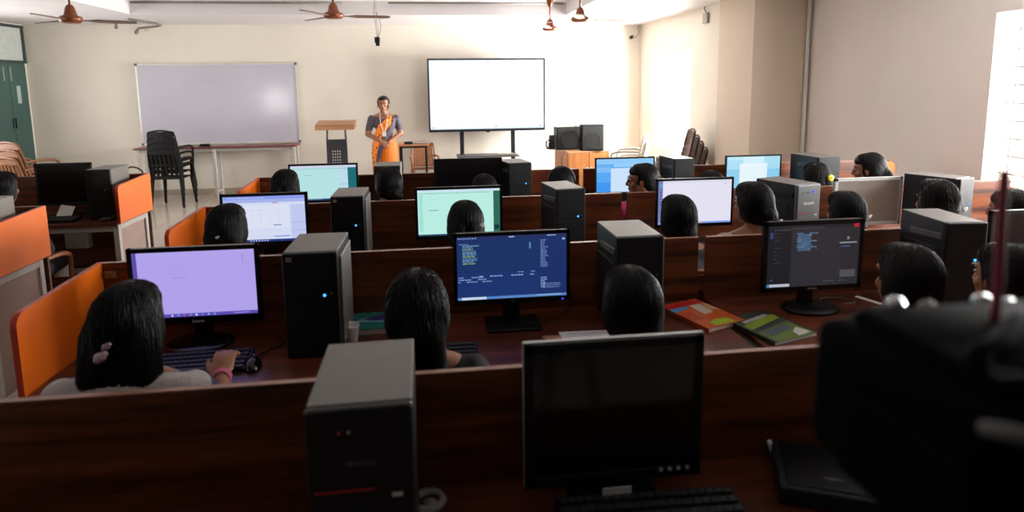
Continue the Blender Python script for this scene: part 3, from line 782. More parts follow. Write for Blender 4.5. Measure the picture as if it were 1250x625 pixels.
# open notebook before the round head
t = thing('notebook', 'white notebook page in front of the round head, beyond the nearest monitor', 'notebook', (.575, 2.235, DZ), R(-3))
obj('pages', box(-.11, .11, -.075, .075, 0, .012, bev=.002), M_['paper'], t)
b = new()
for k in range(6): abox(b, -.09, .06+.02*(k % 2), -.055+k*.02, -.053+k*.02, .012, .0124)
obj('ruled_writing', b, pmat('faint_ink', '8a8690', .8), t)
# small white papers
b = box(-.05, .05, -.0008, .0008, 0, .12); o = obj('paper_note', b, M_['paper'], None); o.location = (-2.83, 5.04, DZ+.001); o.rotation_euler = (R(-38), R(10), R(4)); tag(o, 'white paper note leaning on the switched-off monitor across the aisle', 'note')
o = obj('paper_strip', abox(new(), -.03, .03, -.05, .05, 0, .0012), M_['paper'], None); o.location = (-2.74, 5.03, DZ); o.rotation_euler = (0, 0, R(-12)); tag(o, 'small white paper strip lying beside the keyboard across the aisle', 'paper')
o = obj('paper_sheet', box(-.012, .012, -.06, .06, 0, .003), M_['paper'], None); o.location = (1.93, 2.48, DZ); o.rotation_euler = (0, 0, R(20)); tag(o, 'narrow folded white paper right of the dark grey code screen', 'paper')
o = obj('paper_sheet', box(-.12, .12, -.06, .06, 0, .003), M_['paper'], None); o.location = (2.66, 3.33, DZ); o.rotation_euler = (0, 0, R(4)); tag(o, 'white paper sheet lying below the silver framed monitor', 'paper')
o = obj('paper_stack', box(-.07, .07, -.1, .1, 0, .02), M_['paper'], None); o.location = (.0, 3.42, DZ); tag(o, 'low stack of paper just behind the partition, left of the mint screen base', 'paper')

o = obj('paper_sheet', box(-.11, .11, -.08, .08, 0, .003), M_['paper'], None); o.location = (1.56, 3.36, DZ); o.rotation_euler = (0, 0, R(8)); tag(o, 'white paper sheet seen through the gap between desks, under the white page screen', 'paper')
t = thing('bottle', 'small white bottle between the sky blue screen and the bright-topped tower', 'bottle', (1.80, 4.83, DZ))
obj('bottle_body', alathe(new(), [(.022, 0), (.026, .01), (.026, .3), (.02, .34), (.013, .36)], n=20), M_['white'], t, True)
obj('cap', alathe(new(), [(.015, .358), (.015, .385), (.012, .39)], n=16), M_['white'], t, True)
# flat black box on the nearest desk
t = thing('network_switch', 'flat black box on the nearest desk beside the blurred video camera', 'electronic box', (.94, 1.30, DZ), R(-24))
obj('case', box(-.125, .125, -.105, .105, .004, .045, bev=.006), M_['dark'], t)
obj('lid_ridge', box(-.105, .105, -.09, .09, .045, .048, bev=.002), M_['black'], t)
obj('badge', box(-.02, .02, -.05, -.042, .048, .0485), M_['midgrey'], t)
b = new()
for sx in (-1, 1): abox(b, .09*sx-.012, .09*sx+.012, -.06, .06, 0, .005)
obj('feet', b, M_['black'], t)
o = obj('connector_plug', atube(new(), [(0, 0, 0), (.0, .0, .03), (-.004, .0, .05)], [.009, .009, .006], 10), M_['paper'], None, True)
o.location = (.872, 1.425, DZ); o.rotation_euler = (R(-8), R(-14), 0); tag(o, 'small pale plug standing behind the flat black box', 'plug')
# junction box under aisle desk
o = obj('junction_box', abox(box(-.08, .08, -.03, .03, 0, .12, bev=.004), -.06, .06, -.033, -.03, .02, .1, bev=.001), pmat('dull_grey_box', '7a7672', .5), None)
o.location = (-2.655, 4.9, .62); tag(o, 'grey socket box hung under the desk across the aisle', 'socket box')

# ------------------------------------------------------------------ plastic chair
def make_chair(name, mat, label, group, loc, rz, arms=True, slats=6, light=None):
    t = thing(name, label, 'chair', loc, rz, group)
    # faces +Y, back at -Y
    b = new()
    n = 8
    g = [[b.verts.new(((i/n-.5)*(.46-.03*abs(j/n-.5)), (j/n-.5)*.42, .43-.018*(1-(2*i/n-1)**2)*(1-(2*j/n-1)**2)+.012*(j/n))) for j in range(n+1)] for i in range(n+1)]
    fs = [b.faces.new((g[i][j], g[i+1][j], g[i+1][j+1], g[i][j+1])) for i in range(n) for j in range(n)]
    r = bmesh.ops.solidify(b, geom=fs, thickness=.02)
    obj('seat', b, mat, t, True)
    b = new()
    def bp(u, v):    # u -1..1 across, v 0..1 up
        return (u*(.215-.025*v), -.19-.11*v-.015*(1-u*u)*1.0, .42+.48*v)
    outline = [bp(-1, 0), bp(-1, .35), bp(-1, .75), bp(-.93, .95), bp(-.6, 1.0), bp(0, 1.03), bp(.6, 1.0), bp(.93, .95), bp(1, .75), bp(1, .35), bp(1, 0)]
    atube(b, spline(outline, 4), .014, 8)
    for k in range(slats):
        u = -.78+1.56*k/(slats-1)
        w_ = .019
        pts = [bp(u, v) for v in (.1, .3, .5, .7, .86)]
        for p, q in zip(pts, pts[1:]):
            vs = [(p[0]-w_, p[1], p[2]), (p[0]+w_, p[1], p[2]), (q[0]+w_, q[1], q[2]), (q[0]-w_, q[1], q[2])]
            A = [b.verts.new((x, y-.004, z)) for x, y, z in vs]; B = [b.verts.new((x, y+.004, z)) for x, y, z in vs]
            for f in (A, B[::-1], (A[0], A[3], B[3], B[0]), (A[1], B[1], B[2], A[2]), (A[0], B[0], B[1], A[1]), (A[3], A[2], B[2], B[3])): b.faces.new(f)
    for v, hh in ((.09, .04), (.48, .022), (.91, .075)):
        pts = [bp(-1+.2*k, v) for k in range(11)]
        for p, q in zip(pts, pts[1:]):
            A = [b.verts.new(c) for c in ((p[0], p[1]-.006, p[2]-hh/2), (q[0], q[1]-.006, q[2]-hh/2), (q[0], q[1]-.006, q[2]+hh/2), (p[0], p[1]-.006, p[2]+hh/2))]
            B = [b.verts.new(c) for c in ((p[0], p[1]+.006, p[2]-hh/2), (q[0], q[1]+.006, q[2]-hh/2), (q[0], q[1]+.006, q[2]+hh/2), (p[0], p[1]+.006, p[2]+hh/2))]
            for f in (A, B[::-1], (A[0], B[0], B[1], A[1]), (A[3], A[2], B[2], B[3])): b.faces.new(f)
    bmesh.ops.recalc_face_normals(b, faces=b.faces[:])
    obj('backrest', b, mat, t)
    for sx in (-1, 1):
        if arms:
            b = new()
            atube(b, spline([(sx*.205, -.25, .64), (sx*.235, -.12, .655), (sx*.245, .06, .65), (sx*.24, .17, .62), (sx*.235, .19, .56), (sx*.235, .18, .42)], 5), .017, 8)
            obj('armrest', b, mat, t, True)
        for sy in (-1, 1):
            b = new()
            acyl(b, (sx*.205, sy*.18, .425), (sx*.235, sy*.225, 0), .026, .018, 10)
            obj('leg', b, mat, t, True)
    return t

GC = 'brown plastic chairs under the students'

# ------------------------------------------------------------------ people
def head_prims(M):
    S = lambda c, r: ('s', c, r, M)
    return [S((0, -.008, .03), (.075, .092, .088)), S((0, .03, -.04), (.056, .058, .06)), S((0, .058, -.082), (.026, .024, .02)),
            S((0, .068, .032), (.052, .022, .016)), S((.036, .055, -.022), (.024, .022, .022)), S((-.036, .055, -.022), (.024, .022, .022)),
            ('c', (0, .088, .012), .008, (0, .104, -.024), .012, M), S((.012, .093, -.028), (.009, .01, .007)), S((-.012, .093, -.028), (.009, .01, .007)),
            S((0, .084, -.052), (.024, .012, .006)), S((0, .083, -.061), (.02, .011, .007)),
            S((.077, -.004, -.008), (.010, .02, .032)), S((-.077, -.004, -.008), (.010, .02, .032))]

def hand_prims(w, d, up, side=1, curl=.5, r=1.0):
    """w wrist point, d forward direction, up back-of-hand normal; thumb to 'side'"""
    w, d, up = Vector(w), Vector(d).normalized(), Vector(up).normalized()
    up = (up-d*up.dot(d)).normalized(); s = d.cross(up).normalized()*side
    out = []
    M = Matrix((s, d, up)).transposed().to_4x4(); M.translation = w
    out += [('s', (0, .045, 0), (.037*r, .048*r, .014*r), M), ('s', (0, .01, 0), (.026*r, .03*r, .016*r), M)]
    for k, (x, L) in enumerate(((-.029, .062), (-.010, .074), (.010, .070), (.028, .054))):
        x = -x
        p0 = Vector((x, .075, .002)); a1 = -curl*.5; a2 = -curl*1.3
        p1 = p0+Vector((x*.1, math.cos(a1)*L*.45, math.sin(a1)*L*.45)); p2 = p1+Vector((x*.05, math.cos(a2)*L*.35, math.sin(a2)*L*.35))
        a3 = -curl*1.9
        p3 = p2+Vector((0, math.cos(a3)*L*.25, math.sin(a3)*L*.25))
        for a, b, ra, rb in ((Vector((x*.9, .045, 0)), p0, .009, .009), (p0, p1, .0092, .0083), (p1, p2, .0083, .0075), (p2, p3, .0075, .0065)):
            out.append(('c', a, ra*r, b, rb*r, M))
    t0, t1, t2, t3 = Vector((.022, .02, -.004)), Vector((.046, .045, -.012)), Vector((.056, .07, -.018)), Vector((.055, .09, -.022))
    for a, b, ra, rb in ((t0, t1, .013, .011), (t1, t2, .0105, .0092), (t2, t3, .0092, .0075)): out.append(('c', a, ra, b, rb, M))
    return out

HZ = 1.125   # height of head centre for a seated student
def seated_prims(head_yaw=0., lean=0., arms='desk', tilt=0.):
    hc = Vector((0, .02+lean, HZ))
    M = Matrix.Translation(hc) @ Matrix.Rotation(head_yaw, 4, 'Z') @ Matrix.Rotation(tilt, 4, 'X')
    P = head_prims(M)
    P += [('c', (0, -.02+lean, 1.09), .05, (0, -.02, .98), .048), ('c', (0, -.015, .99), .05, (.11, -.02, .955), .045), ('c', (0, -.015, .99), .05, (-.11, -.02, .955), .045),
          ('s', (0, -.0, .86), (.145, .095, .12)), ('s', (0, .0, .74), (.125, .095, .12)), ('s', (0, -.01, .60), (.135, .10, .11)), ('s', (0, -.02, .53), (.165, .125, .09)),
          ('s', (.15, -.02, .94), .05), ('s', (-.15, -.02, .94), .05)]
    for s in (-1, 1):
        P += [('c', (s*.085, .0, .52), .082, (s*.10, .40, .53), .055), ('c', (s*.10, .40, .53), .055, (s*.10, .38, .12), .036),
              ('c', (s*.10, .37, .07), .036, (s*.105, .50, .035), .026), ('s', (s*.1, .36, .045), (.034, .04, .04))]
        el = Vector((s*.235, .10, .79)); wr = Vector((s*.17, .37, .855))
        if arms == 'lap' or (arms == 'right' and s < 0):
            el = Vector((s*.225, .02, .70)); wr = Vector((s*.09, .26, .63))
        P += [('c', (s*.16, -.02, .94), .048, el, .034), ('c', el, .034, wr, .023)]
        if arms == 'right' and s > 0: el = Vector((.245, .05, .80)); wr = Vector((.135, .265, .838))
        P[-2:] = [('c', (s*.16, -.02, .94), .048, el, .034), ('c', el, .034, wr, .023)]
        d = (wr-el).normalized()
        if arms == 'right' and s > 0: P += hand_prims(wr, Vector((-.03, .8, .5)), (0, -.5, .8), side=-1, curl=.8, r=1.06)
        elif wr.z > .8: d = Vector((-s*.12, 1, -.06)).normalized(); P += hand_prims(wr, d, (0, .1, 1), side=-s if False else s*-1, curl=.35)
        else: P += hand_prims(wr, d, (0, .3, 1), side=-s, curl=.5)
    return P, M

def garment_prims(arms='desk', infl=.014):
    P = [('s', (0, -.0, .87), (.150+infl, .10+infl, .115)), ('s', (0, .0, .74), (.132+infl, .10+infl, .13)), ('s', (0, -.01, .60), (.142+infl, .105+infl, .12)), ('s', (0, -.02, .53), (.172+infl, .13+infl, .088)),
         ('c', (0, -.02, .945), .058, (.135, -.02, .94), .055), ('c', (0, -.02, .945), .058, (-.135, -.02, .94), .055)]
    for s in (-1, 1):
        el = Vector((s*.235, .10, .79)); wr = Vector((s*.17, .37, .855))
        if arms == 'lap' or (arms == 'right' and s < 0):
            el = Vector((s*.225, .02, .70)); wr = Vector((s*.09, .26, .63))
        if arms == 'right' and s > 0: el = Vector((.245, .05, .80)); wr = Vector((.135, .265, .838))
        mid = el.lerp(wr, .45)
        P += [('c', (s*.16, -.02, .94), .058, el, .046), ('c', el, .046, mid, .042)]
        P += [('c', (s*.085, .0, .525), .092, (s*.10, .38, .54), .068)]
    return P

BODY = {}
def body_mesh(key, mat):
    if key in BODY: return BODY[key]
    yaw, tilt, arms = key
    P, M = seated_prims(yaw, 0., arms, tilt)
    o = blob('body', P, .0065, mat, None, 4)
    me = o.data; bpy.data.objects.remove(o)
    BODY[key] = (me, M)
    return BODY[key]
GARM = {}
def garment_mesh(arms, mat):
    k = arms
    if k not in GARM:
        o = blob('kameez', garment_prims(arms), .009, mat, None, 5); GARM[k] = o.data; bpy.data.objects.remove(o)
    return GARM[k]
TROU = {}
def trouser_mesh():
    if 't' not in TROU:
        P = []
        for s in (-1, 1):
            P += [('c', (s*.095, .30, .53), .062, (s*.10, .405, .53), .064), ('c', (s*.10, .40, .53), .064, (s*.10, .38, .12), .05)]
        o = blob('trousers', P, .009, M_['white'], None, 4); TROU['t'] = o.data; bpy.data.objects.remove(o)
    return TROU['t']

def hair_prims(style, seed=0):
    rr = random.Random(seed)
    P = [('s', (0, -.028, .024), (.087, .092, .102)), ('s', (0, .012, .068), (.072, .078, .052)), ('s', (0, -.055, -.045), (.066, .05, .062)),
         ('s', (.052, -.03, -.01), (.036, .06, .075)), ('s', (-.052, -.03, -.01), (.036, .06, .075))]
    if style == 'bun':
        P += [('s', (0, -.118, -.045), (.044, .034, .042)), ('s', (.012, -.135, -.055), (.03, .025, .03)), ('s', (-.014, -.13, -.035), (.028, .024, .026))]
    elif style == 'double':
        P += [('s', (.03, -.085, -.03), (.05, .05, .085)), ('s', (-.03, -.085, -.03), (.05, .05, .085)), ('s', (0, -.09, -.1), (.032, .03, .04))]
    elif style == 'long':
        for k in range(7):
            x = -.066+.022*k
            P += [('c', (x*.9, -.065, .0), .038, (x*1.15, -.105, -.20), .032), ('c', (x*1.15, -.105, -.20), .032, (x*1.05, -.10, -.42-.02*rr.random()), .018)]
    elif style == 'braid':
        P += [('s', (0, -.095, -.06), (.045, .04, .06))]
        for k in range(15):
            s = 1 if k % 2 else -1
            P.append(('s', (s*.011+.006*k*.3, -.118+.002*k, -.085-.026*k), (.026-.0008*k, .022, .021)))
    elif style == 'braid_side':
        P += [('s', (.03, -.09, -.05), (.045, .04, .06))]
        for k in range(13):
            s = 1 if k % 2 else -1
            P.append(('s', (.055+s*.011+.002*k, -.1+.002*k, -.07-.026*k), (.026-.0008*k, .022, .021)))
    elif style == 'thick':
        P += [('c', (.01, -.08, -.03), .06, (.035, -.10, -.16), .045), ('c', (.035, -.10, -.16), .045, (.04, -.11, -.42), .034)]
        for k in range(16):
            a = rr.uniform(0, PI); P.append(('c', (.075*math.cos(a), -.04, .08*math.sin(a)+.03), .014, (.08*math.cos(a), -.07, .075*math.sin(a)+.02), .012))
    elif style == 'messy':
        P += [('s', (.0, -.09, -.05), (.066, .05, .07)), ('s', (.03, -.1, -.1), (.05, .04, .05))]
        for k in range(26):
            a = rr.uniform(0, 2*PI); z = rr.uniform(-.08, .1)
            rx = .09*math.sqrt(max(.1, 1-(z/.13)**2))
            P.append(('c', (rx*math.cos(a), -.03+rx*math.sin(a)*.9, z), .014, (rx*1.1*math.cos(a+.2), -.03+rx*math.sin(a+.2), z-.05), .01))
    elif style == 'pony':
        P += [('s', (0, -.105, .0), (.036, .036, .04)), ('c', (0, -.125, .0), .032, (.0, -.15, -.09), .034), ('c', (0, -.15, -.09), .034, (.0, -.13, -.26), .018)]
    elif style == 'smooth':
        P += [('s', (0, -.06, -.05), (.078, .06, .075)), ('s', (0, -.08, -.1), (.06, .04, .05))]
    # remove face-side mass simply by never adding any in front of y=.09
    return P
from mathutils.bvhtree import BVHTree
def add_strands(o, style, n=520, seed=3):
    """comb fine locks over the hair mass, from the parting down towards the knot"""
    rr = random.Random(seed); me = o.data
    bm = new(); bm.from_mesh(me); bv = BVHTree.FromBMesh(bm)
    knot = {'bun': (0, -.11, -.05), 'double': (0, -.09, -.10), 'long': None, 'braid': (0, -.11, -.07), 'braid_side': (.05, -.1, -.06), 'thick': (.03, -.11, -.2), 'messy': (0, -.1, -.06), 'pony': (0, -.11, .0), 'smooth': (0, -.085, -.13)}[style]
    low = -.40 if style == 'long' else -.12
    wob = .010 if style in ('messy', 'thick') else .0022
    for i in range(n):
        a = rr.uniform(-.25*PI, 1.25*PI)       # 0 = +x, PI/2 = back
        x0 = rr.uniform(-.012, .012); y0 = rr.uniform(-.05, .07)
        A = Vector((x0, y0, .14))
        side = Vector((.13*math.cos(a), -.03-.13*math.sin(a), rr.uniform(-.02, .05)))
        if knot is not None:
            K = Vector(knot)+Vector((rr.uniform(-.02, .02), -.03, rr.uniform(-.03, .03)))
        else:
            K = Vector((.085*math.cos(a), -.10-.04*abs(math.sin(a)), low+rr.uniform(-.02, .06)))
        pts = []; m = 14
        ph = rr.uniform(0, 6)
        for k in range(m):
            t = k/(m-1)
            p = A*(1-t)**2+side*2*t*(1-t)*1.15+K*t*t
            r = bv.find_nearest(p)
            if r[0] is None: continue
            q = r[0]+r[1]*(.0016+wob*.35*(1+math.sin(ph+k*1.3)))
            if q.y > .055 and q.z < .05: continue
            pts.append(q)
        if len(pts) > 5:
            w_ = rr.uniform(.0009, .0022)
            atube(bm, pts, [w_*.5]+[w_]*(len(pts)-2)+[w_*.4], 4)
    bm.to_mesh(me); bm.free()
    for p in me.polygons: p.use_smooth = True
HAIR = {}
def hair_obj(style, mat, parent, M, seed=0):
    k = (style, mat.name)
    if k not in HAIR:
        o = blob('hair', hair_prims(style, seed), .0055, mat, None, 3); add_strands(o, style); HAIR[k] = o.data; bpy.data.objects.remove(o)
    o = bpy.data.objects.new('hair', HAIR[k]); COL.objects.link(o); o.parent = parent
    o.matrix_local = M
    return o
def acc(parent, M, name, bm, mat, label=None, smooth=True):
    o = obj(name, bm, mat, parent, smooth, label); o.matrix_local = M; return o

chair0 = None
def student(x, y, top, label, hair='bun', hmat='hair', yaw=0., tilt=0., arms='desk', kameez='3b3f55', shawl=None, rz=0., clip=None, chair_label=None):
    global chair0
    p = thing('person', label, 'person', (x, y, top-1.252), rz, 'students seated at the desks')
    me, M = body_mesh((round(yaw, 2), round(tilt, 2), arms), M_['skin'])
    b = bpy.data.objects.new('body', me); COL.objects.link(b); b.parent = p
    gm = garment_mesh(arms, M_['white'])
    g = bpy.data.objects.new('kameez', gm.copy()); g.data.materials.clear(); g.data.materials.append(pmat('cotton_'+kameez, kameez, .8, var=.12, scale=40, bump=.15, bscale=200))
    COL.objects.link(g); g.parent = p
    tr = bpy.data.objects.new('trousers', trouser_mesh()); COL.objects.link(tr); tr.parent = p
    hair_obj(hair, M_[hmat], p, M)
    if shawl:
        c = pmat('shawl_'+shawl, shawl, .85, var=.08, scale=50, bump=.25, bscale=120)
        P = []
        for k in range(12):
            a0 = -PI*.5+PI*k/12; a1 = -PI*.5+PI*(k+1)/12
            P.append(('c', (.17*math.sin(a0), -.045-.03*math.cos(a0), .955+.02*math.cos(a0)), .045, (.17*math.sin(a1), -.045-.03*math.cos(a1), .955+.02*math.cos(a1)), .045))
        for s in (-1, 1): P.append(('c', (s*.17, -.03, .955), .048, (s*.13, .1, .78), .03)); P.append(('c', (s*.13, .1, .78), .03, (s*.1, .11, .6), .03))
        blob('dupatta', P, .009, c, p, 5)
    e = None
    for kind in (clip or []):
        if kind[0] == 'clip':
            _, cx_, cy_, cz_, col, sz = kind
            bm = new(); asph(bm, (cx_, cy_, cz_), (sz, sz*.6, sz*.8), 2); asph(bm, (cx_+sz*.7, cy_, cz_+sz*.5), (sz*.6, sz*.5, sz*.5), 2); asph(bm, (cx_-sz*.5, cy_, cz_-sz*.5), (sz*.6, sz*.5, sz*.6), 2)
            acc(p, M, 'hair_clip', bm, pmat('clip_'+col, col, .25, var=.1), None)
        elif kind[0] == 'flower':
            bm = new(); _, cx_, cy_, cz_, col = kind
            for k in range(7): asph(bm, (cx_+.014*math.cos(k*.9), cy_, cz_+.014*math.sin(k*.9)), (.011, .009, .011), 2)
            asph(bm, (cx_, cy_-.006, cz_), .009, 2)
            acc(p, M, 'flower_clip', bm, pmat('flower_'+col, col, .5, var=.1), 'bright %s flower' % ('yellow' if col.startswith('e') else 'small'))
        elif kind[0] == 'band':
            bm = new(); pts = [(.0935*math.cos(k*PI/20), -.045+.03*0, .03+.106*math.sin(k*PI/20)) for k in range(21)]
            atube(bm, pts, .006, 8)
            acc(p, M, 'hair_band', bm, M_['midgrey'])
        elif kind[0] == 'ear':
            bm = new(); asph(bm, (kind[1]*.094, -.008, -.040), .007, 2); asph(bm, (kind[1]*.095, -.008, -.054), .009, 2)
            acc(p, M, 'earring', bm, pmat('earring_'+kind[2], kind[2], .2, metal=.3))
        elif kind[0] == 'glasses':
            bm = new()
            for s in (-1, 1):
                atube(bm, [(s*.033+.023*math.cos(k*PI/8), .097, .012+.018*math.sin(k*PI/8)) for k in range(16)], .0018, 6, closed=True)
                atube(bm, [(s*.056, .096, .016), (s*.078, .04, .016), (s*.082, .0, .012)], .0018, 6)
            atube(bm, [(-.01, .098, .015), (.01, .098, .015)], .0018, 6)
            acc(p, M, 'glasses', bm, M_['gloss'])
        elif kind[0] == 'tie':
            bm = new(); atube(bm, [(.034*math.cos(k*PI/8), -.112+.008*math.sin(k*PI/8), .0+.034*math.sin(k*PI/8)) for k in range(16)], .009, 8, closed=True)
            acc(p, M, 'hair_tie', bm, M_['red'])
    if yaw:
        for s in (-1, 1):
            bm = new(); asph(bm, (s*.032, .0775, .012), (.011, .008, .005), 2); acc(p, M, 'eye', bm, pmat('eye_white', '9a928a', .3))
            bm = new(); asph(bm, (s*.032, .0855, .012), (.0045, .002, .0045), 2); acc(p, M, 'iris', bm, M_['gloss'])
            bm = new(); atube(bm, [(s*.015, .092, .03), (s*.032, .092, .036), (s*.05, .083, .03)], .0016, 6); acc(p, M, 'eyebrow', bm, M_['hair'])
    # chair
    cl = chair_label or ('brown plastic chair hidden behind the partition under the '+label)
    cl = ' '.join(cl.split()[:16])
    if chair0 is None:
        chair0 = make_chair('plastic_chair', M_['brownchair'], cl, GC, (x, y+.065, 0), rz)
    else:
        dup(chair0, (x, y+.065, 0), rz, cl, GC)
    return p
GS = None
YR = [None, 1.78, 2.95, 4.12]
student(-.852, 1.76, 1.272, 'girl with long loose black hair and white shawl facing the lilac screen', 'long', shawl='b8b2b0', arms='right', clip=[('clip', -.022, -.130, -.035, 'c0a4b0', .016), ('clip', -.006, -.128, -.008, 'a88c9a', .011)], chair_label='brown chair under the girl with long loose hair and white shawl')
student(-.065, 1.80, 1.25, 'student with tousled black hair tied in a thick tail, before the teal paperback', 'thick', arms='lap', kameez='121214', chair_label='brown chair under the student with the thick tied tail')
student(.582, 1.75, 1.248, 'student with smooth rounded black hair in front of the charcoal tower, above the nearest monitor', 'smooth', kameez='3a2a2a', clip=[('clip', .07, -.07, .05, '8a8a8a', .006)], chair_label='brown chair under the student behind the nearest monitor')
student(1.51, 1.76, 1.276, 'student with brown-rimmed round dark hair above the blurred camera, left of the large tower', 'smooth', 'hairb', arms='lap', kameez='4a3a30', chair_label='brown chair under the student left of the large dark tower')
student(1.875, 1.755, 1.262, 'student at the right edge with earring and dark hair partly turned left', 'smooth', 'hairb', yaw=.12, kameez='5a2838', clip=[('ear', -1, 'd0d0d0')], arms='lap', chair_label='brown chair under the student with earring at the right edge')
student(-.96, 2.95, 1.268, 'student with dark hair and small white clip facing the pale blue drawing screen', 'double', kameez='23252e', clip=[('clip', -.01, -.13, -.005, 'e0e0d8', .009)], chair_label='brown chair under the student with the small white clip')
student(.14, 2.95, 1.245, 'student with silver side clip in front of the mint green screen', 'double', kameez='2c2622', clip=[('clip', .070, -.105, .02, 'e0e0dc', .014)], chair_label='brown chair under the student at the mint green screen')
student(1.215, 2.95, 1.238, 'student with sleek rounded hair in front of the white page screen', 'smooth', kameez='2a2a30', chair_label='brown chair under the student at the white page screen')
student(1.62, 2.96, 1.29, 'student with side braid and pale glints left of the mid grey tower', 'braid_side', kameez='b0a090', clip=[('clip', .070, -.125, -.07, 'c8c8c8', .014)], yaw=.25, chair_label='brown chair under the student with the side braid')  # pale clip drawn in place of highlights on the braid
student(2.15, 2.97, 1.222, 'student with black bun and silver ear clip in front of the silver framed monitor', 'smooth', kameez='3a2a26', clip=[('clip', .090, -.070, -.005, 'd0d0d0', .013)], chair_label='brown chair under the student at the silver framed monitor')
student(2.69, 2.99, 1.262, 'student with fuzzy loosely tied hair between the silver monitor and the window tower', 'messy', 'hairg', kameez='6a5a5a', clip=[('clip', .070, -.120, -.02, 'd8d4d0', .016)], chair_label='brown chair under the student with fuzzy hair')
student(3.09, 2.93, 1.205, 'student with hair coloured as if window-lit and purple earring below the bright window', 'smooth', 'hairg', yaw=.3, kameez='8a4a30', arms='lap', clip=[('ear', -1, '4a3a9a')], chair_label='brown chair under the student with the purple earring')
student(-.965, 4.13, 1.27, 'student with parted hair and low bun in front of the pale teal screen', 'double', kameez='3a3a3a', chair_label='brown chair under the student at the pale teal screen')
student(-.315, 4.13, 1.268, 'student with hair tied back below the woman in the sari, before small tower', 'bun', yaw=.5, kameez='3a2a2a', chair_label='brown chair under the student below the woman in the sari')
student(.33, 4.14, 1.20, 'student of whom only the crown shows before the switched-off wide monitor', 'smooth', kameez='3a2a2a', chair_label='brown chair under the student whose crown shows')
student(.855, 4.14, 1.23, 'student with hair band looped over a dark bun, before the speaker cabinet', 'bun', kameez='2a2a3a', clip=[('band',), ('clip', .02, -.155, -.03, 'c8c8c8', .006)], chair_label='brown chair under the student with the hair band')
student(1.425, 4.1, 1.245, 'girl in glasses with red hair tie turned left beside the sky blue screen', 'pony', yaw=1.25, kameez='a01c50', arms='lap', clip=[('glasses',), ('tie',)], chair_label='brown chair under the girl in glasses')
student(1.945, 4.14, 1.178, 'student of whom only the dark crown shows right of the tower with bright top', 'smooth', kameez='3a2a2a', arms='lap', chair_label='brown chair under the student right of the bright-topped tower')
student(2.735, 4.13, 1.215, 'student with a bright yellow flower in her dark hair', 'double', kameez='2a2a2a', clip=[('flower', .022, -.150, .030, 'ffd820')], chair_label='brown chair under the student with the yellow flower')
student(3.16, 4.14, 1.27, 'student with sleek bun turned left against the grey wall', 'bun', yaw=.85, tilt=-.1, kameez='4a3030', arms='lap', chair_label='brown chair under the student against the grey wall')
student(-2.87, 4.48, 1.262, 'student at the left edge in black clothes, between the two aisle desks', 'smooth', arms='lap', kameez='101012', shawl='141416', chair_label='brown chair under the student at the left edge')

# raised right hand accessories: bracelet of the girl with the shawl
g = [o for o in COL.objects if o.get('label', '').startswith('girl with long')][0]
b = new(); 
for dy in (0, .012): atube(b, [(.138+.031*math.cos(k*PI/8)*.9, .250+dy+.031*math.cos(k*PI/8)*.45, .838+.031*math.sin(k*PI/8)) for k in range(16)], .005, 6, closed=True)
obj('bracelet', b, pmat('pink_thread', 'b85a78', .6), g, True, 'pink bracelet')

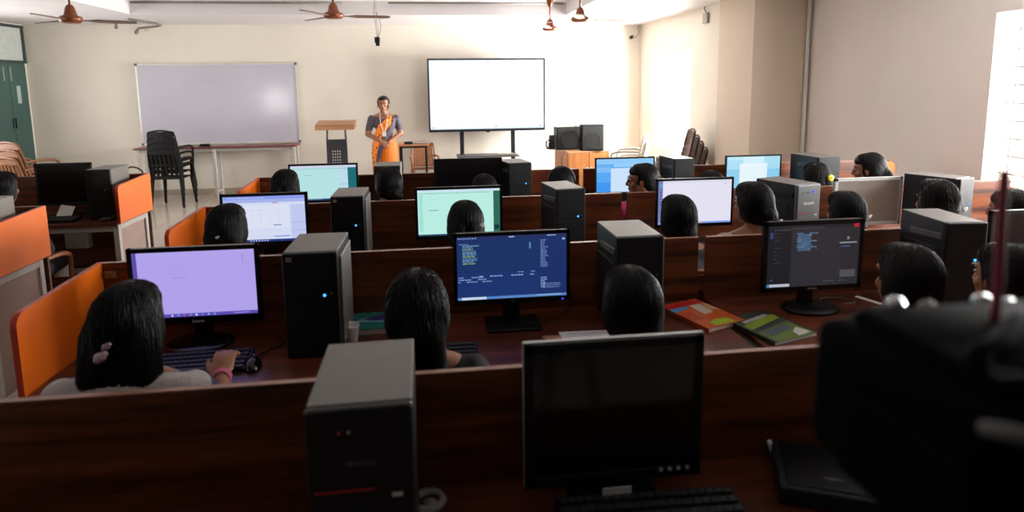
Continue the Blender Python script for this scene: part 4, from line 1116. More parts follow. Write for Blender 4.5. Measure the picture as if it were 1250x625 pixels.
# ------------------------------------------------------------------ teacher
def teacher():
    t = thing('person', 'woman standing in orange sari with grey border, hands clasped, wearing a white lanyard', 'person', (-.755, 9.72, 0), PI+R(4))
    H = 1.62
    hc = Vector((0, .01, 1.505)); M = Matrix.Translation(hc) @ Matrix.Rotation(R(-6), 4, 'Z') @ Matrix.Rotation(R(-3), 4, 'X') @ Matrix.Scale(1.06, 4)
    P = head_prims(M)
    P += [('c', (0, -.015, 1.46), .05, (0, -.02, 1.34), .05), ('c', (0, -.02, 1.35), .052, (.13, -.02, 1.30), .05), ('c', (0, -.02, 1.35), .052, (-.13, -.02, 1.30), .05),
          ('s', (0, 0, 1.20), (.15, .105, .13)), ('s', (0, .0, 1.06), (.13, .10, .12)), ('s', (0, -.01, .92), (.165, .125, .13)), ('s', (0, -.02, .84), (.175, .13, .1)),
          ('s', (.17, -.02, 1.295), .055), ('s', (-.17, -.02, 1.295), .055)]
    for s in (-1, 1):
        P += [('c', (s*.085, -.01, .83), .09, (s*.085, .01, .47), .055), ('c', (s*.085, .01, .47), .055, (s*.08, -.01, .09), .034), ('c', (s*.08, -.02, .045), .034, (s*.09, .13, .028), .025)]
        el = Vector((s*.245, .03, 1.06)); wr = Vector((s*.065, .165, .965 if s > 0 else .94))
        P += [('c', (s*.18, -.02, 1.29), .056, el, .044), ('c', el, .042, wr, .025)]
        P += hand_prims(wr, Vector((-s*.8, .15, -.45)), (0, 1, .15), side=s, curl=.55)
    blob('body', P, .0055, M_['skin'], t, 3)
    # blouse
    B = [('s', (0, 0, 1.20), (.158, .115, .12)), ('c', (0, -.02, 1.29), .062, (.14, -.02, 1.285), .06), ('c', (0, -.02, 1.29), .062, (-.14, -.02, 1.285), .06)]
    for s in (-1, 1): B += [('c', (s*.18, -.02, 1.29), .062, (s*.232, .015, 1.12), .052)]
    bl = blob('blouse', B, .008, None or pmat('grey_purple_brocade', '4c4450', .7, var=.5, scale=45), t, 4)
    # skirt drape
    b = new(); n = 72; rings = []
    prof = [(1.0, .145, .118), (.92, .185, .142), (.82, .20, .155), (.6, .195, .15), (.35, .19, .15), (.12, .20, .165), (.02, .205, .17)]
    for z, rx, ry in prof:
        ring = []
        for k in range(n):
            a = 2*PI*k/n; front = max(0, math.sin(a))**3*(1-max(0, z-.2)*.6)
            pl = 1+.05*front*math.sin(a*46)+.012*math.sin(a*9+z*4)
            ring.append(b.verts.new((rx*pl*math.cos(a), ry*pl*math.sin(a)-.01, z)))
        rings.append(ring)
    for A, B2 in zip(rings, rings[1:]):
        for k in range(n): b.faces.new((A[(k+1) % n], A[k], B2[k], B2[(k+1) % n]))
    bmesh.ops.solidify(b, geom=b.faces[:], thickness=.006)
    saf = pmat('orange_sari_silk', 'ff8a1c', .5, var=.08, scale=14, bump=.2, bscale=30, stretch=(3, 3, .4))
    obj('sari_skirt', b, saf, t, True)
    # pallu across the chest with motifs, then the border
    def front(x, z):
        tab = [(1.36, .115, .07), (1.30, .20, .085), (1.2, .175, .125), (1.1, .165, .12), (1.0, .175, .135), (.9, .205, .16), (.8, .22, .17), (.6, .225, .168), (.4, .22, .168)]
        for (z0, rx0, y0), (z1, rx1, y1) in zip(tab, tab[1:]):
            if z <= z0 and z >= z1:
                u = (z0-z)/(z0-z1); rx = rx0+(rx1-rx0)*u; y = y0+(y1-y0)*u; break
        else: rx, y = (tab[0][1:] if z > tab[0][0] else tab[-1][1:])
        q = min(.985, abs(x)/rx)
        return y*math.sqrt(1-q*q)
    def ribbon(name, L, Rr, mat, off, th=.006, m=6):
        b = new(); g = []
        n_ = 40
        Ls, Rs = spline([(a, 0, c) for a, c in L], 10), spline([(a, 0, c) for a, c in Rr], 10)
        n_ = min(len(Ls), len(Rs))
        for i in range(n_):
            row = []
            for j in range(m+1):
                x = Ls[i][0]+(Rs[i][0]-Ls[i][0])*j/m; z = Ls[i][2]+(Rs[i][2]-Ls[i][2])*j/m
                row.append(b.verts.new((x, front(x, z)+off+.004*math.sin(j*2.2+i*.15), z)))
            g.append(row)
        fs = [b.faces.new((g[i][j], g[i+1][j], g[i+1][j+1], g[i][j+1])) for i in range(n_-1) for j in range(m)]
        bmesh.ops.recalc_face_normals(b, faces=fs)
        bmesh.ops.solidify(b, geom=fs, thickness=th)
        return obj(name, b, mat, t, True)
    # motif material
    mm = bpy.data.materials.new('orange_motif_silk'); mm.use_nodes = True; nt = mm.node_tree; pb = nt.nodes['Principled BSDF']
    tc = nt.nodes.new('ShaderNodeTexCoord'); vo = nt.nodes.new('ShaderNodeTexVoronoi'); vo.inputs['Scale'].default_value = 22
    rp = nt.nodes.new('ShaderNodeValToRGB'); rp.color_ramp.interpolation = 'CONSTANT'
    rp.color_ramp.elements[0].color = lin('1c2422'); rp.color_ramp.elements[1].position = .3; rp.color_ramp.elements[1].color = lin('ff8a1c')
    nt.links.new(tc.outputs['Object'], vo.inputs['Vector']); nt.links.new(vo.outputs[0], rp.inputs[0]); nt.links.new(rp.outputs[0], pb.inputs['Base Color']); pb.inputs['Roughness'].default_value = .5
    # local +x is image left
    ribbon('sari_pallu', [(-.075, 1.335), (-.02, 1.28), (.08, 1.2), (.13, 1.1), (.16, 1.0), (.19, .86), (.2, .72), (.18, .6)],
           [(-.135, 1.32), (-.13, 1.22), (-.06, 1.14), (.02, 1.04), (.06, .93), (.10, .82), (.12, .7), (.14, .58)], mm, .012)
    ribbon('sari_border', [(-.135, 1.325), (-.12, 1.22), (-.05, 1.14), (.025, 1.03), (.07, .92), (.11, .80), (.135, .68), (.15, .56)],
           [(-.195, 1.29), (-.18, 1.19), (-.11, 1.08), (-.03, .97), (.01, .88), (.05, .78), (.08, .67), (.105, .55)], MATS['grey_purple_brocade'], .02)
    # hair
    hp = [('s', (0, -.03, .03), (.092, .09, .098)), ('s', (0, .02, .085), (.064, .066, .034)), ('s', (.05, -.04, .0), (.034, .045, .06)), ('s', (-.05, -.04, .0), (.034, .045, .06)), ('s', (0, -.06, -.05), (.055, .045, .06)), ('s', (-.01, -.1, -.05), (.05, .035, .05))]
    o = blob('hair', hp, .0055, M_['hair'], t, 3); o.matrix_local = M
    for s in (-1, 1):
        acc(t, M, 'eye', asph(new(), (s*.032, .0775, .012), (.011, .008, .005), 2), MATS['eye_white'] if 'eye_white' in MATS else pmat('eye_white', 'cfc8c0', .3))
        acc(t, M, 'iris', asph(new(), (s*.032, .0855, .012), (.006, .003, .006), 2), M_['gloss'])
        acc(t, M, 'eyebrow', atube(new(), [(s*.013, .092, .03), (s*.032, .092, .036), (s*.052, .083, .03)], .0016, 6), M_['hair'])
        acc(t, M, 'earring', asph(new(), (s*.086, .0, -.045), .007, 2), pmat('gold', 'c09030', .25, metal=.9))
    acc(t, M, 'lips', asph(asph(new(), (0, .089, -.052), (.021, .009, .005), 2), (0, .088, -.060), (.018, .008, .006), 2), pmat('lip', '7a3a34', .4))
    # lanyard
    b = new()
    for s in (-1, 1):
        atube(b, spline([(s*.045, -.03, 1.40), (s*.055, .06, 1.33), (s*.045, front(.045, 1.22)+.02, 1.22), (s*.012, front(0, 1.08)+.03, 1.10)], 6), .0045, 6)
    obj('lanyard', b, M_['white'], t, True)
    obj('id_card', box(-.027, .027, front(0, 1.06)+.028, front(0, 1.06)+.031, 1.03, 1.10, bev=.001), M_['white'], t)
    b = new(); atube(b, [(-.085+.0, .145+.028*math.cos(k*PI/8), .955+.028*math.sin(k*PI/8)) for k in range(16)], .004, 6, closed=True)
    obj('bangle', b, MATS['gold'], t, True)
    b = new()
    for s in (-1, 1): abox(b, s*.088-.042, s*.088+.042, -.07, .16, 0, .014, bev=.005)
    obj('sandals', b, M_['maroon'], t)
teacher()

# ------------------------------------------------------------------ front of the room
# whiteboard
t = thing('whiteboard', 'wide white board with aluminium frame above the long table', 'whiteboard', (-3.515, YB-.03, .87))
bw, bh = 2.5, 1.30
obj('board_surface', box(-bw/2, bw/2, -.006, .006, 0, bh), pmat('whiteboard_enamel', 'bcbac6', .13, var=.05, scale=1.3, bump=.12, bscale=3), t)
b = new()
for a in ((-bw/2-.012, bw/2+.012, -.014, .01, -.014, .008), (-bw/2-.012, bw/2+.012, -.014, .01, bh-.008, bh+.014), (-bw/2-.014, -bw/2+.008, -.014, .01, 0, bh), (bw/2-.008, bw/2+.014, -.014, .01, 0, bh)):
    abox(b, *a)
obj('frame', b, pmat('board_aluminium', 'd5d2cc', .35, metal=.3), t)
b = new()
for sx in (-1, 1):
    for z in (0, bh): abox(b, sx*(bw/2)-.02, sx*(bw/2)+.02, -.017, .01, z-.02, z+.02, bev=.004)
obj('corner_caps', b, M_['midgrey'], t)
# long table
t = thing('table', 'long narrow table with maroon top and white legs under the whiteboard', 'table', (-3.5, 10.68, 0))
obj('table_top', box(-1.26, 1.26, -.16, .2, .815, .84, bev=.003), pmat('maroon_laminate', '6e3430', .35), t)
obj('apron', box(-1.18, 1.18, -.11, .15, .765, .812, bev=.002), M_['steel'], t)
wl = pmat('white_leg_paint', 'c6c2bc', .4)
for sx in (-1.2, -.05, 1.2):
    b = new(); abox(b, sx-.022, sx+.022, -.13, -.085, 0, .815, bev=.003); abox(b, sx-.022, sx+.022, .125, .17, 0, .815, bev=.003); abox(b, sx-.018, sx+.018, -.085, .125, .08, .115)
    obj('leg', b, wl, t)
t = thing('duster', 'dark rounded board duster on the long table', 'duster', (-3.70, 10.62, .84))
obj('felt_pad', box(-.085, .085, -.03, .03, 0, .02, bev=.006), M_['dark'], t)
obj('grip', box(-.075, .075, -.026, .026, .02, .045, bev=.012), M_['blackchair'], t)

# black chair stack
ck = make_chair('plastic_chair', M_['blackchair'], 'black plastic chair at the bottom of the stack by the whiteboard', 'stacked black plastic chairs', (-4.0, 10.02, 0), R(-3))
for k, nm_ in enumerate(('second from the bottom of', 'third from the bottom of', 'topmost of')):
    a = R(-3)
    dup(ck, (-4.0, 10.02+.015*(k+1), .085*(k+1)), a, 'black plastic chair %s the stack by the whiteboard' % nm_)

# lectern
t = thing('lectern', 'lectern with slanted wooden top on dark perforated metal stand', 'lectern', (-1.485, 9.8, 0))
b = aprism(new(), [(-.16, 1.16), (.2, 1.22), (.2, 1.245), (-.16, 1.245-.03)], 'X', -.3, .3)
b = new(); aprism(b, [(-.17, 1.135), (.20, 1.175), (.20, 1.265), (-.17, 1.21)], 'X', -.285, .285)
obj('reading_top', b, M_['lightwood'], t)
b = new()
for s in (-1, 1): atube(b, spline([(s*.14, .0, 1.15), (s*.135, -.01, 1.08), (s*.14, -.02, .98), (s*.145, -.02, .5)], 5), .014, 8)
obj('support_tubes', b, pmat('slate_metal', '3a3c44', .4), t)
# perforated front panel built as plate with real holes left as a grid
b = new()
x0, x1, z0, z1 = -.15, .15, .03, .985
nx, nz = 4, 9
cols = [-.062+.036*i for i in range(4)]; rows = [.80-.045*i for i in range(9)]
xs = sorted([x0, x1]+[c+d for c in cols for d in (-.008, .008)]); zs = sorted([z0, z1]+[c+d for c in rows for d in (-.011, .011)])
for i in range(len(xs)-1):
    for j in range(len(zs)-1):
        cx_, cz_ = (xs[i]+xs[i+1])/2, (zs[j]+zs[j+1])/2
        if any(abs(cx_-c) < .008 for c in cols) and any(abs(cz_-c) < .011 for c in rows): continue
        abox(b, xs[i], xs[i+1], -.04, -.036, zs[j], zs[j+1])
bmesh.ops.remove_doubles(b, verts=b.verts[:], dist=1e-5)
obj('perforated_panel', b, MATS['slate_metal'], t)
obj('base_plate', box(-.24, .24, -.18, .2, 0, .03, bev=.004), MATS['slate_metal'], t)

# interactive display on its stand
t = thing('display_screen', 'large bright white display in black frame on a floor stand', 'display', (.915, 10.56, 0))
W_, H_ = 1.985, 1.225; zb_ = 1.0
b = new()
abox(b, -W_/2, W_/2, -.02, .03, zb_, zb_+.045, bev=.003); abox(b, -W_/2, W_/2, -.02, .03, zb_+H_-.028, zb_+H_, bev=.003)
abox(b, -W_/2, -W_/2+.028, -.02, .03, zb_, zb_+H_, bev=.003); abox(b, W_/2-.028, W_/2, -.02, .03, zb_, zb_+H_, bev=.003)
obj('bezel', b, pmat('navy_black_frame', '10141f', .35), t)
obj('back_shell', box(-W_/2+.01, W_/2-.01, .0, .07, zb_+.01, zb_+H_-.01, bev=.01), M_['black'], t)
b, ms = screen_mesh(W_-.056, H_-.073, 'f6fbff', [(0, 0, 1, .03, 'e2f3fb'), (.02, .012, .026, .04, '404850'), (.57, .03, .578, .05, '303840'), (.965, .02, .975, .04, '3050a0'), (.94, .93, .95, .94, 'c8dce8'), (0, .97, 1, 1, 'eaf6ff')], 1.15)
s_ = obj('screen', b, ms, t); s_.location = (0, -.012, zb_+.045)
b = new()
for x_ in (-.44, .44): abox(b, x_-.035, x_+.035, .06, .11, .06, 1.5, bev=.004)
abox(b, -.48, .48, .05, .10, 1.3, 1.36)
obj('posts', b, M_['dark'], t)
b = new()
for x_ in (-.44, .44): abox(b, x_-.03, x_+.03, -.25, .3, .05, .09, bev=.004)
abox(b, -.44, .44, .06, .1, .12, .17)
obj('feet', b, M_['dark'], t)
obj('shelf', box(-.54, .50, -.30, .12, .585, .61, bev=.003), M_['midgrey'], t)
obj('frame_badge', box(-.03, .03, -.03, .0, zb_-.015, zb_+.002), M_['black'], t)
b = new()
for x_ in (-.44, .44):
    for y_ in (-.22, .27): acyl(b, (x_-.015, y_, .025), (x_+.015, y_, .025), .025)
obj('castors', b, M_['black'], t)
o = obj('paper_bundle', box(-.14, .14, -.08, .08, 0, .02, bev=.003), pmat('faded_papers', '9c9588', .7, var=.2), None); o.location = (1.2, 10.42, .61); tag(o, 'small bundle of papers on the shelf under the big display', 'papers')

# teacher's table with things
t = thing('side_table', 'small wooden-top table with black steel legs beside the woman in the sari', 'table', (-.33, 10.0, 0))
obj('table_top', box(-.23, .25, -.22, .3, .85, .875, bev=.004), M_['lightwood'], t)
for i, (x_, y_) in enumerate(((-.2, -.19), (.2, -.19), (-.2, .27), (.2, .27))):
    obj('leg', box(x_-.014, x_+.014, y_-.014, y_+.014, 0, .85), M_['black'], t)
b = new(); abox(b, -.186, .186, -.2, -.18, .82, .85); abox(b, -.186, .186, .26, .28, .82, .85); abox(b, -.21, -.19, -.176, .256, .82, .85); abox(b, .19, .21, -.176, .256, .82, .85); abox(b, -.186, .186, .262, .278, .2, .22)
obj('rails', b, M_['black'], t)
t = thing('newspapers', 'folded grey newspapers spread on the small table', 'newspaper', (-.24, 9.99, .875), R(-8))
for k in range(3):
    obj('newspaper_sheet', box(-.15+.02*k, .17+.01*k, -.16, .16, .006*k, .005+.006*k, bev=.001), pmat('newsprint', '8f8480', .8, var=.35, scale=60), t)
t = thing('duster', 'black box lying by the newspapers on the small table', 'box', (-.40, 9.85, .875))
obj('case', box(-.065, .065, -.03, .03, 0, .035, bev=.006), M_['dark'], t)
obj('lid', box(-.067, .067, -.032, .032, .035, .042, bev=.003), M_['black'], t)

tanm = pmat('tan_plastic', '8f5c3a', .45, var=.06)
make_chair('plastic_chair', tanm, 'tan plastic armchair standing behind the small table', 'brown plastic armchairs at the front', (-.17, 10.56, 0), R(186), slats=9).scale = (.95, .9, .9)
bc = make_chair('plastic_chair', pmat('sandy_brown_plastic', '7a4a2a', .5, var=.06), 'tan plastic armchair at the bottom of the stack before the green cupboard', 'brown plastic armchairs at the front', (-5.45, 9.1, 0), R(-22), slats=6)
for k, nm_ in enumerate(('middle', 'top')):
    dup(bc, (-5.44+.01*k, 9.12+.015*k, .1*(k+1)), R(-22), 'tan plastic armchair at the %s of the stack before the green cupboard' % nm_)

# cabinet with loudspeakers
t = thing('cabinet', 'tan wooden cabinet below the black loudspeakers', 'cabinet', (2.40, 9.86, 0), R(9))
obj('cabinet_body', box(-.36, .36, -.25, .35, .04, .70, bev=.003), M_['tanwood'], t)
obj('cabinet_top', box(-.37, .37, -.26, .36, .70, .725, bev=.003), M_['lightwood'], t)
obj('plinth', box(-.34, .34, -.23, .33, 0, .04), M_['maroon'], t)
obj('door', box(-.35, -.003, -.264, -.25, .06, .69, bev=.002), M_['tanwood'], t); obj('door', box(.003, .35, -.264, -.25, .06, .69, bev=.002), M_['tanwood'], t)
obj('handle', abox(box(-.04, -.03, -.28, -.264, .35, .47), .03, .04, -.28, -.264, .35, .47), M_['silver'], t)
def speaker(x, y, w, h, d, rz, label):
    t = thing('loudspeaker', label, 'loudspeaker', (x, y, .725), rz, 'black loudspeakers on the cabinet')
    obj('speaker_cabinet', box(-w/2, w/2, 0, d, 0, h, bev=.006), M_['black'], t)
    b = new(); abox(b, -w/2+.015, w/2-.015, -.008, .002, .02, h-.02, bev=.006); obj('grille', b, pmat('speaker_cloth', '17191a', .8, bump=.4, bscale=600), t)
    b = new(); atube(b, [(.0+.33*w*math.cos(k*PI/12), -.009, h*.4+.33*w*math.sin(k*PI/12)) for k in range(24)], .004, 6, closed=True); obj('cone_ring', b, M_['dark'], t, True)
    return t
speaker(2.20, 9.86, .46, .37, .22, R(4), 'larger black loudspeaker at the left on the tan cabinet')
speaker(2.50, 9.60, .36, .42, .2, R(-3), 'smaller black loudspeaker at the right on the tan cabinet')
b = new(); abox(b, -.1, .1, -.05, .05, 0, .03, bev=.01); abox(b, -.05, .07, -.04, .04, .03, .05, bev=.01)
o = obj('white_box', b, M_['white'], None); o.location = (2.42, 9.86, 1.09); o.location = (2.40, 9.97, 1.095); tag(o, 'crumpled white package on top of the larger loudspeaker', 'package')
b = new()
abox(b, -.05, .05, -.05, .05, 0, .12, bev=.01); abox(b, -.04, .05, -.04, .04, .12, .24, bev=.01)
for k in range(5):
    atube(b, spline([(-.04+.02*k, -.05, .2-.03*k), (-.09, -.07, .1+.02*k), (-.06-.01*k, -.06, .03), (-.03, -.06, .015)], 5), .004, 6)
o = obj('power_adapter', b, M_['black'], None); o.location = (1.975-.0+.02, 9.85, .725); o.location = (1.90, 9.95, .725); tag(o, 'black adapter with tangled leads left of the larger loudspeaker', 'adapter')
cable('thin black lead hanging down the left side of the tan cabinet', [(2.03, 9.60, .735), (2.03, 9.545, .73), (1.98, 9.54, .6), (2.0, 9.54, .4), (1.93, 9.5, .2), (1.8, 9.5, .006)], .004, None, 'leads by the cabinet')
cable('thin black lead sagging from the adapter to the floor by the wall', [(1.93, 9.86, .735), (1.85, 9.8, .6), (1.83, 9.85, .3), (1.7, 9.9, .08), (1.55, 10.0, .006)], .004, None, 'leads by the cabinet')

# ivory and maroon chairs by the right wall
ic = make_chair('plastic_chair', M_['ivory'], 'lower of two pale ivory plastic chairs near the far window', 'plastic chairs near the far window', (3.02, 9.35, .0), R(62), slats=7)
dup(ic, (2.97, 9.33, .1), R(62), 'upper of two pale ivory plastic chairs near the far window')
mc = make_chair('plastic_chair', M_['maroon'], 'maroon plastic chair at the bottom of the stack by the column', 'maroon plastic chairs by the column', (3.33, 8.03, 0), R(80), arms=False, slats=9)
for k, nm_ in enumerate(('second from the bottom', 'third from the bottom', 'topmost')):
    dup(mc, (3.33-.06*(k+1), 8.03, .085*(k+1)), R(80), 'maroon plastic chair, %s in the stack by the column' % nm_)

# green cupboard built against the left wall
t = thing('cupboard', 'green steel cupboard with two doors in the far left corner', 'cupboard', (XL, 10.4, 0))
obj('carcass', box(0, .03, -.75, .46, 0, 2.2, bev=.003), M_['green'], t)
for y0_, y1_ in ((-.72, -.005+.03), (.035, .44)):
    d_ = obj('door', box(.03, .045, y0_, y1_, .06, 2.16, bev=.003), M_['green'], t)
    hy = .0 if y1_ < .1 else .06
    obj('handle', box(.045, .06, hy-.008, hy+.008, 1.2, 1.36, bev=.003), M_['gloss'], d_)
obj('sticker', box(.045, .047, .17, .26, 1.58, 1.85), pmat('pale_sticker', '9fb0ac', .5), t)
b = new()
for y_ in (-.09, .07):
    for k in range(7): abox(b, .045, .052, y_-.008, y_+.008, 1.93+.03*k, 1.95+.03*k)
obj('tower_bolts', b, M_['silver'], t)
b = new(); abox(b, 0, .05, -.75, .5, 2.2, 2.24); abox(b, 0, .05, .44, .49, 2.24, 2.74); abox(b, 0, .05, -.75, .5, 2.74, 2.785)
obj('loft_frame', b, pmat('dark_green_frame', '2c3a36', .5), t)
obj('loft_panel', box(.005, .03, -.75, .44, 2.24, 2.74), pmat('white_loft_panel', 'b4b9b4', .6), t)

# bag on floor near whiteboard table, left
t = thing('bag', 'small brown and yellow bag on the floor behind the aisle desk', 'bag', (-4.45, 9.75, 0), R(20))
obj('bag_body', blob('bag_body', [('s', (0, 0, .27), (.17, .08, .16)), ('s', (0, 0, .14), (.19, .1, .14)), ('c', (-.1, 0, .42), .05, (.1, 0, .42), .05)], .012, M_['brownchair'], None, 4).data and new(), M_['brownchair'], t) if False else blob('bag_body', [('s', (0, 0, .30), (.17, .08, .18)), ('s', (0, 0, .15), (.19, .1, .15)), ('c', (-.1, 0, .46), .05, (.1, 0, .46), .05)], .012, pmat('yellow_brown_canvas', '9a6a28', .8, var=.3), t, 4)
obj('strap', atube(new(), spline([(-.15, 0, .44), (-.12, 0, .58), (0, 0, .64), (.12, 0, .58), (.15, 0, .44)], 6), .012, 8), M_['maroon'], t, True)

# ------------------------------------------------------------------ fans and ceiling fittings
def make_fan(x, y, zm, label, blade, rot, cone_top=True, ceiling=ZT):
    t = thing('ceiling_fan', label, 'ceiling fan', (x, y, zm), rot, 'ceiling fans')
    b = new(); alathe(b, [(.03, -.045), (.085, -.04), (.105, -.02), (.11, .0), (.1, .02), (.065, .03), (.055, .06), (.045, .10), (.028, .125), (.012, .13)], n=28)
    obj('motor', b, M_['copper'], t, True)
    obj('downrod', acyl(new(), (0, 0, .12), (0, 0, ceiling-zm), .011), M_['copper'], t, True)
    b = new(); top = ceiling-zm; alathe(b, [(.015, top-.12), (.03, top-.1), (.055, top-.02), (.058, top)], n=20)
    obj('canopy', b, M_['copper'], t, True)
    for k in range(3):
        a = k*2*PI/3
        b = new()
        pts = [(.10, -.02), (.16, -.028), (.24, -.062), (.56, -.055), (.605, -.03), (.61, .03), (.56, .05), (.24, .058), (.16, .028), (.10, .02)]
        A = [b.verts.new((u, v, -.012-.12*v*(1 if u > .2 else 0)+.002)) for u, v in pts]; B = [b.verts.new((u, v, -.016-.12*v*(1 if u > .2 else 0)-.002)) for u, v in pts]
        b.faces.new(A); b.faces.new(B[::-1])
        for i in range(len(pts)): b.faces.new((A[i], B[i], B[(i+1) % len(pts)], A[(i+1) % len(pts)]))
        bmesh.ops.recalc_face_normals(b, faces=b.faces[:])
        o = obj('blade', b, blade, t); o.rotation_euler = (0, 0, a)
    return t
make_fan(-3.35, 6.45, 2.45, 'copper ceiling fan with brown blades at far left', M_['bladebrown'], R(28)).scale = (.88, .88, 1)
make_fan(-1.05, 7.15, 2.565, 'copper ceiling fan with brown blades above the lectern', M_['bladebrown'], R(8))
make_fan(1.70, 9.0, 2.585, 'copper ceiling fan with glare-pale painted blades above the big display, farther of the right pair', M_['bladeglare'], R(12))
make_fan(1.75, 7.35, 2.55, 'copper ceiling fan with glare-pale painted blade nearer the right wall', M_['bladeglare'], R(15))

o = obj('conduit_pipe', atube(new(), [(-4.08, 9.36, 2.965), (-2.2, 9.36, 2.965), (-1.25, 9.36, 2.965)], .016, 8), M_['pipe'], None, True); tag(o, 'long grey conduit along the raised ceiling edge above the whiteboard', 'pipe', 'conduits on the ceiling')
o = obj('conduit_pipe', atube(new(), [(-.6, 9.37, 2.975), (1.98, 9.37, 2.975)], .012, 8), M_['pipe'], None, True); tag(o, 'thin grey conduit along the raised ceiling edge above the big display', 'pipe', 'conduits on the ceiling')
b = new(); atube(b, [(-4.38, 9.98, 2.796), (-4.27, 10.6, 2.794), (-4.25, 10.7, 2.775), (-4.36, 10.74, 2.76), (-4.62, 10.8, 2.74), (-4.67, 10.82, 2.70)], .018, 8); acyl(b, (-4.38, 9.98, 2.79), (-4.38, 9.98, 2.83), .03); asph(b, (-4.67, 10.82, 2.68), .035, 2); acyl(b, (-4.27, 10.6, 2.78), (-4.27, 10.6, 2.812), .012); acyl(b, (-4.36, 10.1, 2.78), (-4.36, 10.1, 2.812), .012)
o = obj('bent_pipe', b, M_['pipe'], None, True); tag(o, 'grey bent pipe stub with round end below the ceiling above the whiteboard', 'pipe')
b = new(); acyl(b, (-4.93, 10.75, 2.81), (-4.93, 10.75, 2.76), .02); asph(b, (-4.93, 10.75, 2.75), .03, 2)
o = obj('smoke_detector', b, M_['pipe'], None, True); tag(o, 'small round grey fitting on the ceiling left of the bent pipe', 'fitting')
# hanging projector leads
t = thing('hanging_leads', 'bundle of loose wires and bracket hanging from the ceiling above the woman in the sari', 'wires', (-.73, 8.8, ZT))
obj('hook', acyl(new(), (.015, 0, -.06), (.015, 0, 0), .012), M_['dark'], t)
b = new(); atube(b, spline([(0, 0, 0), (-.03, 0, -.2), (-.01, 0, -.4), (.0, 0, -.56)], 6), .004, 6); atube(b, spline([(0, 0, -.22), (.05, 0, -.36), (.04, 0, -.5), (0, 0, -.56)], 6), .004, 6); atube(b, spline([(-.0, 0, -.1), (.0, .01, -.3), (.02, 0, -.48), (0, 0, -.58)], 6), .003, 6)
obj('wires', b, M_['midgrey'], t, True)
obj('bracket', abox(box(-.035, .035, -.02, .02, -.63, -.55, bev=.008), -.02, .03, -.025, .025, -.67, -.62, bev=.006), M_['dark'], t)
# cctv camera
t = thing('security_camera', 'small black security camera with cable loop high in the right corner', 'security camera', (3.54, YB-.02, 2.6))
obj('mount', acyl(new(), (0, .02, 0), (0, -.06, -.0), .012), M_['white'], t, True)
obj('camera_body', acyl(new(), (0, -.04, 0), (-.05, -.11, -.02), .03, .028), M_['black'], t, True)
obj('cable_loop', atube(new(), spline([(.02, -.01, -.02), (.08, -.01, -.0), (.13, -.01, .08), (.11, -.01, .16), (.15, -.01, .2)], 6), .006, 6), M_['pipe'], t, True)
t = thing('wall_box', 'small white box with loop of wire high on the wall by the column', 'junction box', (XF-.0, 8.22, 2.58))
obj('case', box(-.04, 0, -.07, .07, 0, .14, bev=.005), M_['ivory'], t)
obj('wire', atube(new(), spline([(-.02, 0, .14), (-.04, .02, .2), (-.02, .03, .225)], 5), .006, 6), M_['black'], t, True)

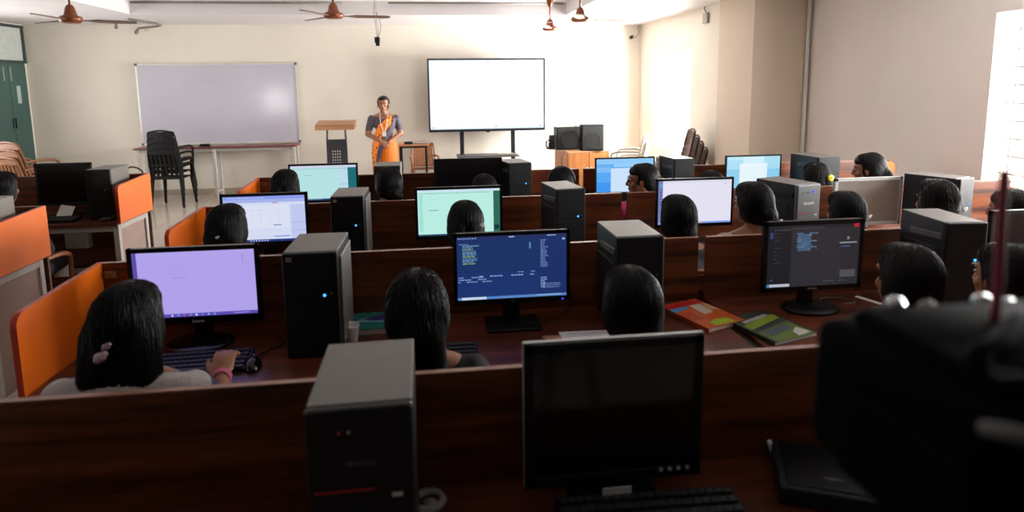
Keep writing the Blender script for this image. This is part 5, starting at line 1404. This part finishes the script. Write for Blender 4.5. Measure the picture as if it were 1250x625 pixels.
# ------------------------------------------------------------------ blurred video camera in the foreground
def videocam():
    t = thing('video_camera', 'out-of-focus black video camera on a tripod in the right foreground', 'video camera', (.445, .42, 0))
    bk = pmat('matte_camera_black', '030303', .8, spec=.04, var=.1)
    z = 1.49
    b = new(); abox(b, -.085, .16, -.08, .12, z-.045, z+.085, bev=.018, seg=3); abox(b, -.06, .13, -.06, .10, z+.07, z+.098, bev=.01)
    obj('camera_body', b, bk, t, True)
    b = new(); acyl(b, (.03, .10, z+.01), (.04, .17, z+.01), .04, .045, 24); acyl(b, (.04, .17, z+.01), (.043, .19, z+.01), .05, .05, 24)
    obj('lens', b, bk, t, True)
    b = new(); atube(b, spline([(-.05, -.04, z+.085), (-.04, -.02, z+.1), (.0, .0, z+.102), (.06, .04, z+.1), (.08, .06, z+.085)], 5), .009, 8)
    obj('top_handle', b, bk, t, True)
    b = new(); acyl(b, (.10, -.07, z+.03), (.10, -.11, z+.035), .022, .026, 20)
    obj('viewfinder', b, bk, t, True)
    b = new(); abox(b, -.10, -.087, -.08, .05, z-.03, z+.05, bev=.004)
    obj('fold_out_display', b, bk, t)
    ch = pmat('bright_chrome', 'e0e6e6', .12, metal=.9)
    for k, (x_, y_, z_) in enumerate(((-.012, .10, z+.098), (.022, .10, z+.092), (.08, .10, z+.096), (.108, .10, z+.090))):
        b = new(); acyl(b, (x_-.006, y_, z_), (x_+.006, y_, z_-.004), .006, n=14); asph(b, (x_, y_, z_+.002), (.008, .006, .005), 2)
        obj('control_knob', b, ch if k != 1 else pmat('beige_knob', '8a7a6a', .5), t, True)
    b = new(); asph(b, (-.02, -.112, z+.03), .005, 2); obj('side_button', b, M_['midgrey'], t, True)
    # tripod
    b = new(); alathe(b, [(.05, z-.1), (.06, z-.095), (.06, z-.06), (.045, z-.045)], n=24); abox(b, -.03, .03, -.06, .06, z-.055, z-.042, bev=.004)
    obj('tripod_head', b, bk, t, True)
    b = new(); acyl(b, (.0, -.03, z-.07), (.19, -.12, z-.10), .008, .008, 12); acyl(b, (.07, -.06, z-.08), (.19, -.12, z-.10), .014, .014, 14)
    obj('pan_handle', b, M_['midgrey'], t, True)
    obj('hand_strap', atube(new(), spline([(-.080, -.070, z+.075), (-.085, -.10, z+.088), (-.05, -.115, z+.078), (.0, -.115, z+.066), (.06, -.105, z+.055), (.09, -.075, z+.05)], 6), .0055, 8), pmat('grey_webbing', '4a4a4a', .7), t, True)
    b = new(); acyl(b, (0, 0, .75), (0, 0, z-.09), .018); alathe(b, [(.03, 1.1), (.045, 1.11), (.045, 1.2), (.03, 1.22)], n=20)
    obj('center_column', b, M_['dark'], t, True)
    for k in range(3):
        a = R(-90+120*k)
        e = (.3*math.cos(a), .3*math.sin(a), .01)
        b = new(); acyl(b, (.035*math.cos(a), .035*math.sin(a), 1.15), e, .014, .010, 12); abox(b, e[0]-.02, e[0]+.02, e[1]-.02, e[1]+.02, 0, .02, bev=.004)
        obj('tripod_leg', b, M_['dark'], t, True)
    b = new(); atube(b, spline([(.043, .05, z+.09), (.044, .05, z+.13), (.042, .05, z+.17), (.040, .05, z+.21), (.040, .05, z+.232)], 5), .0042, 8)
    obj('red_strap', b, pmat('crimson_strap', '7a1230', .6), t, True, 'thin crimson cord standing up from the camera')
videocam()
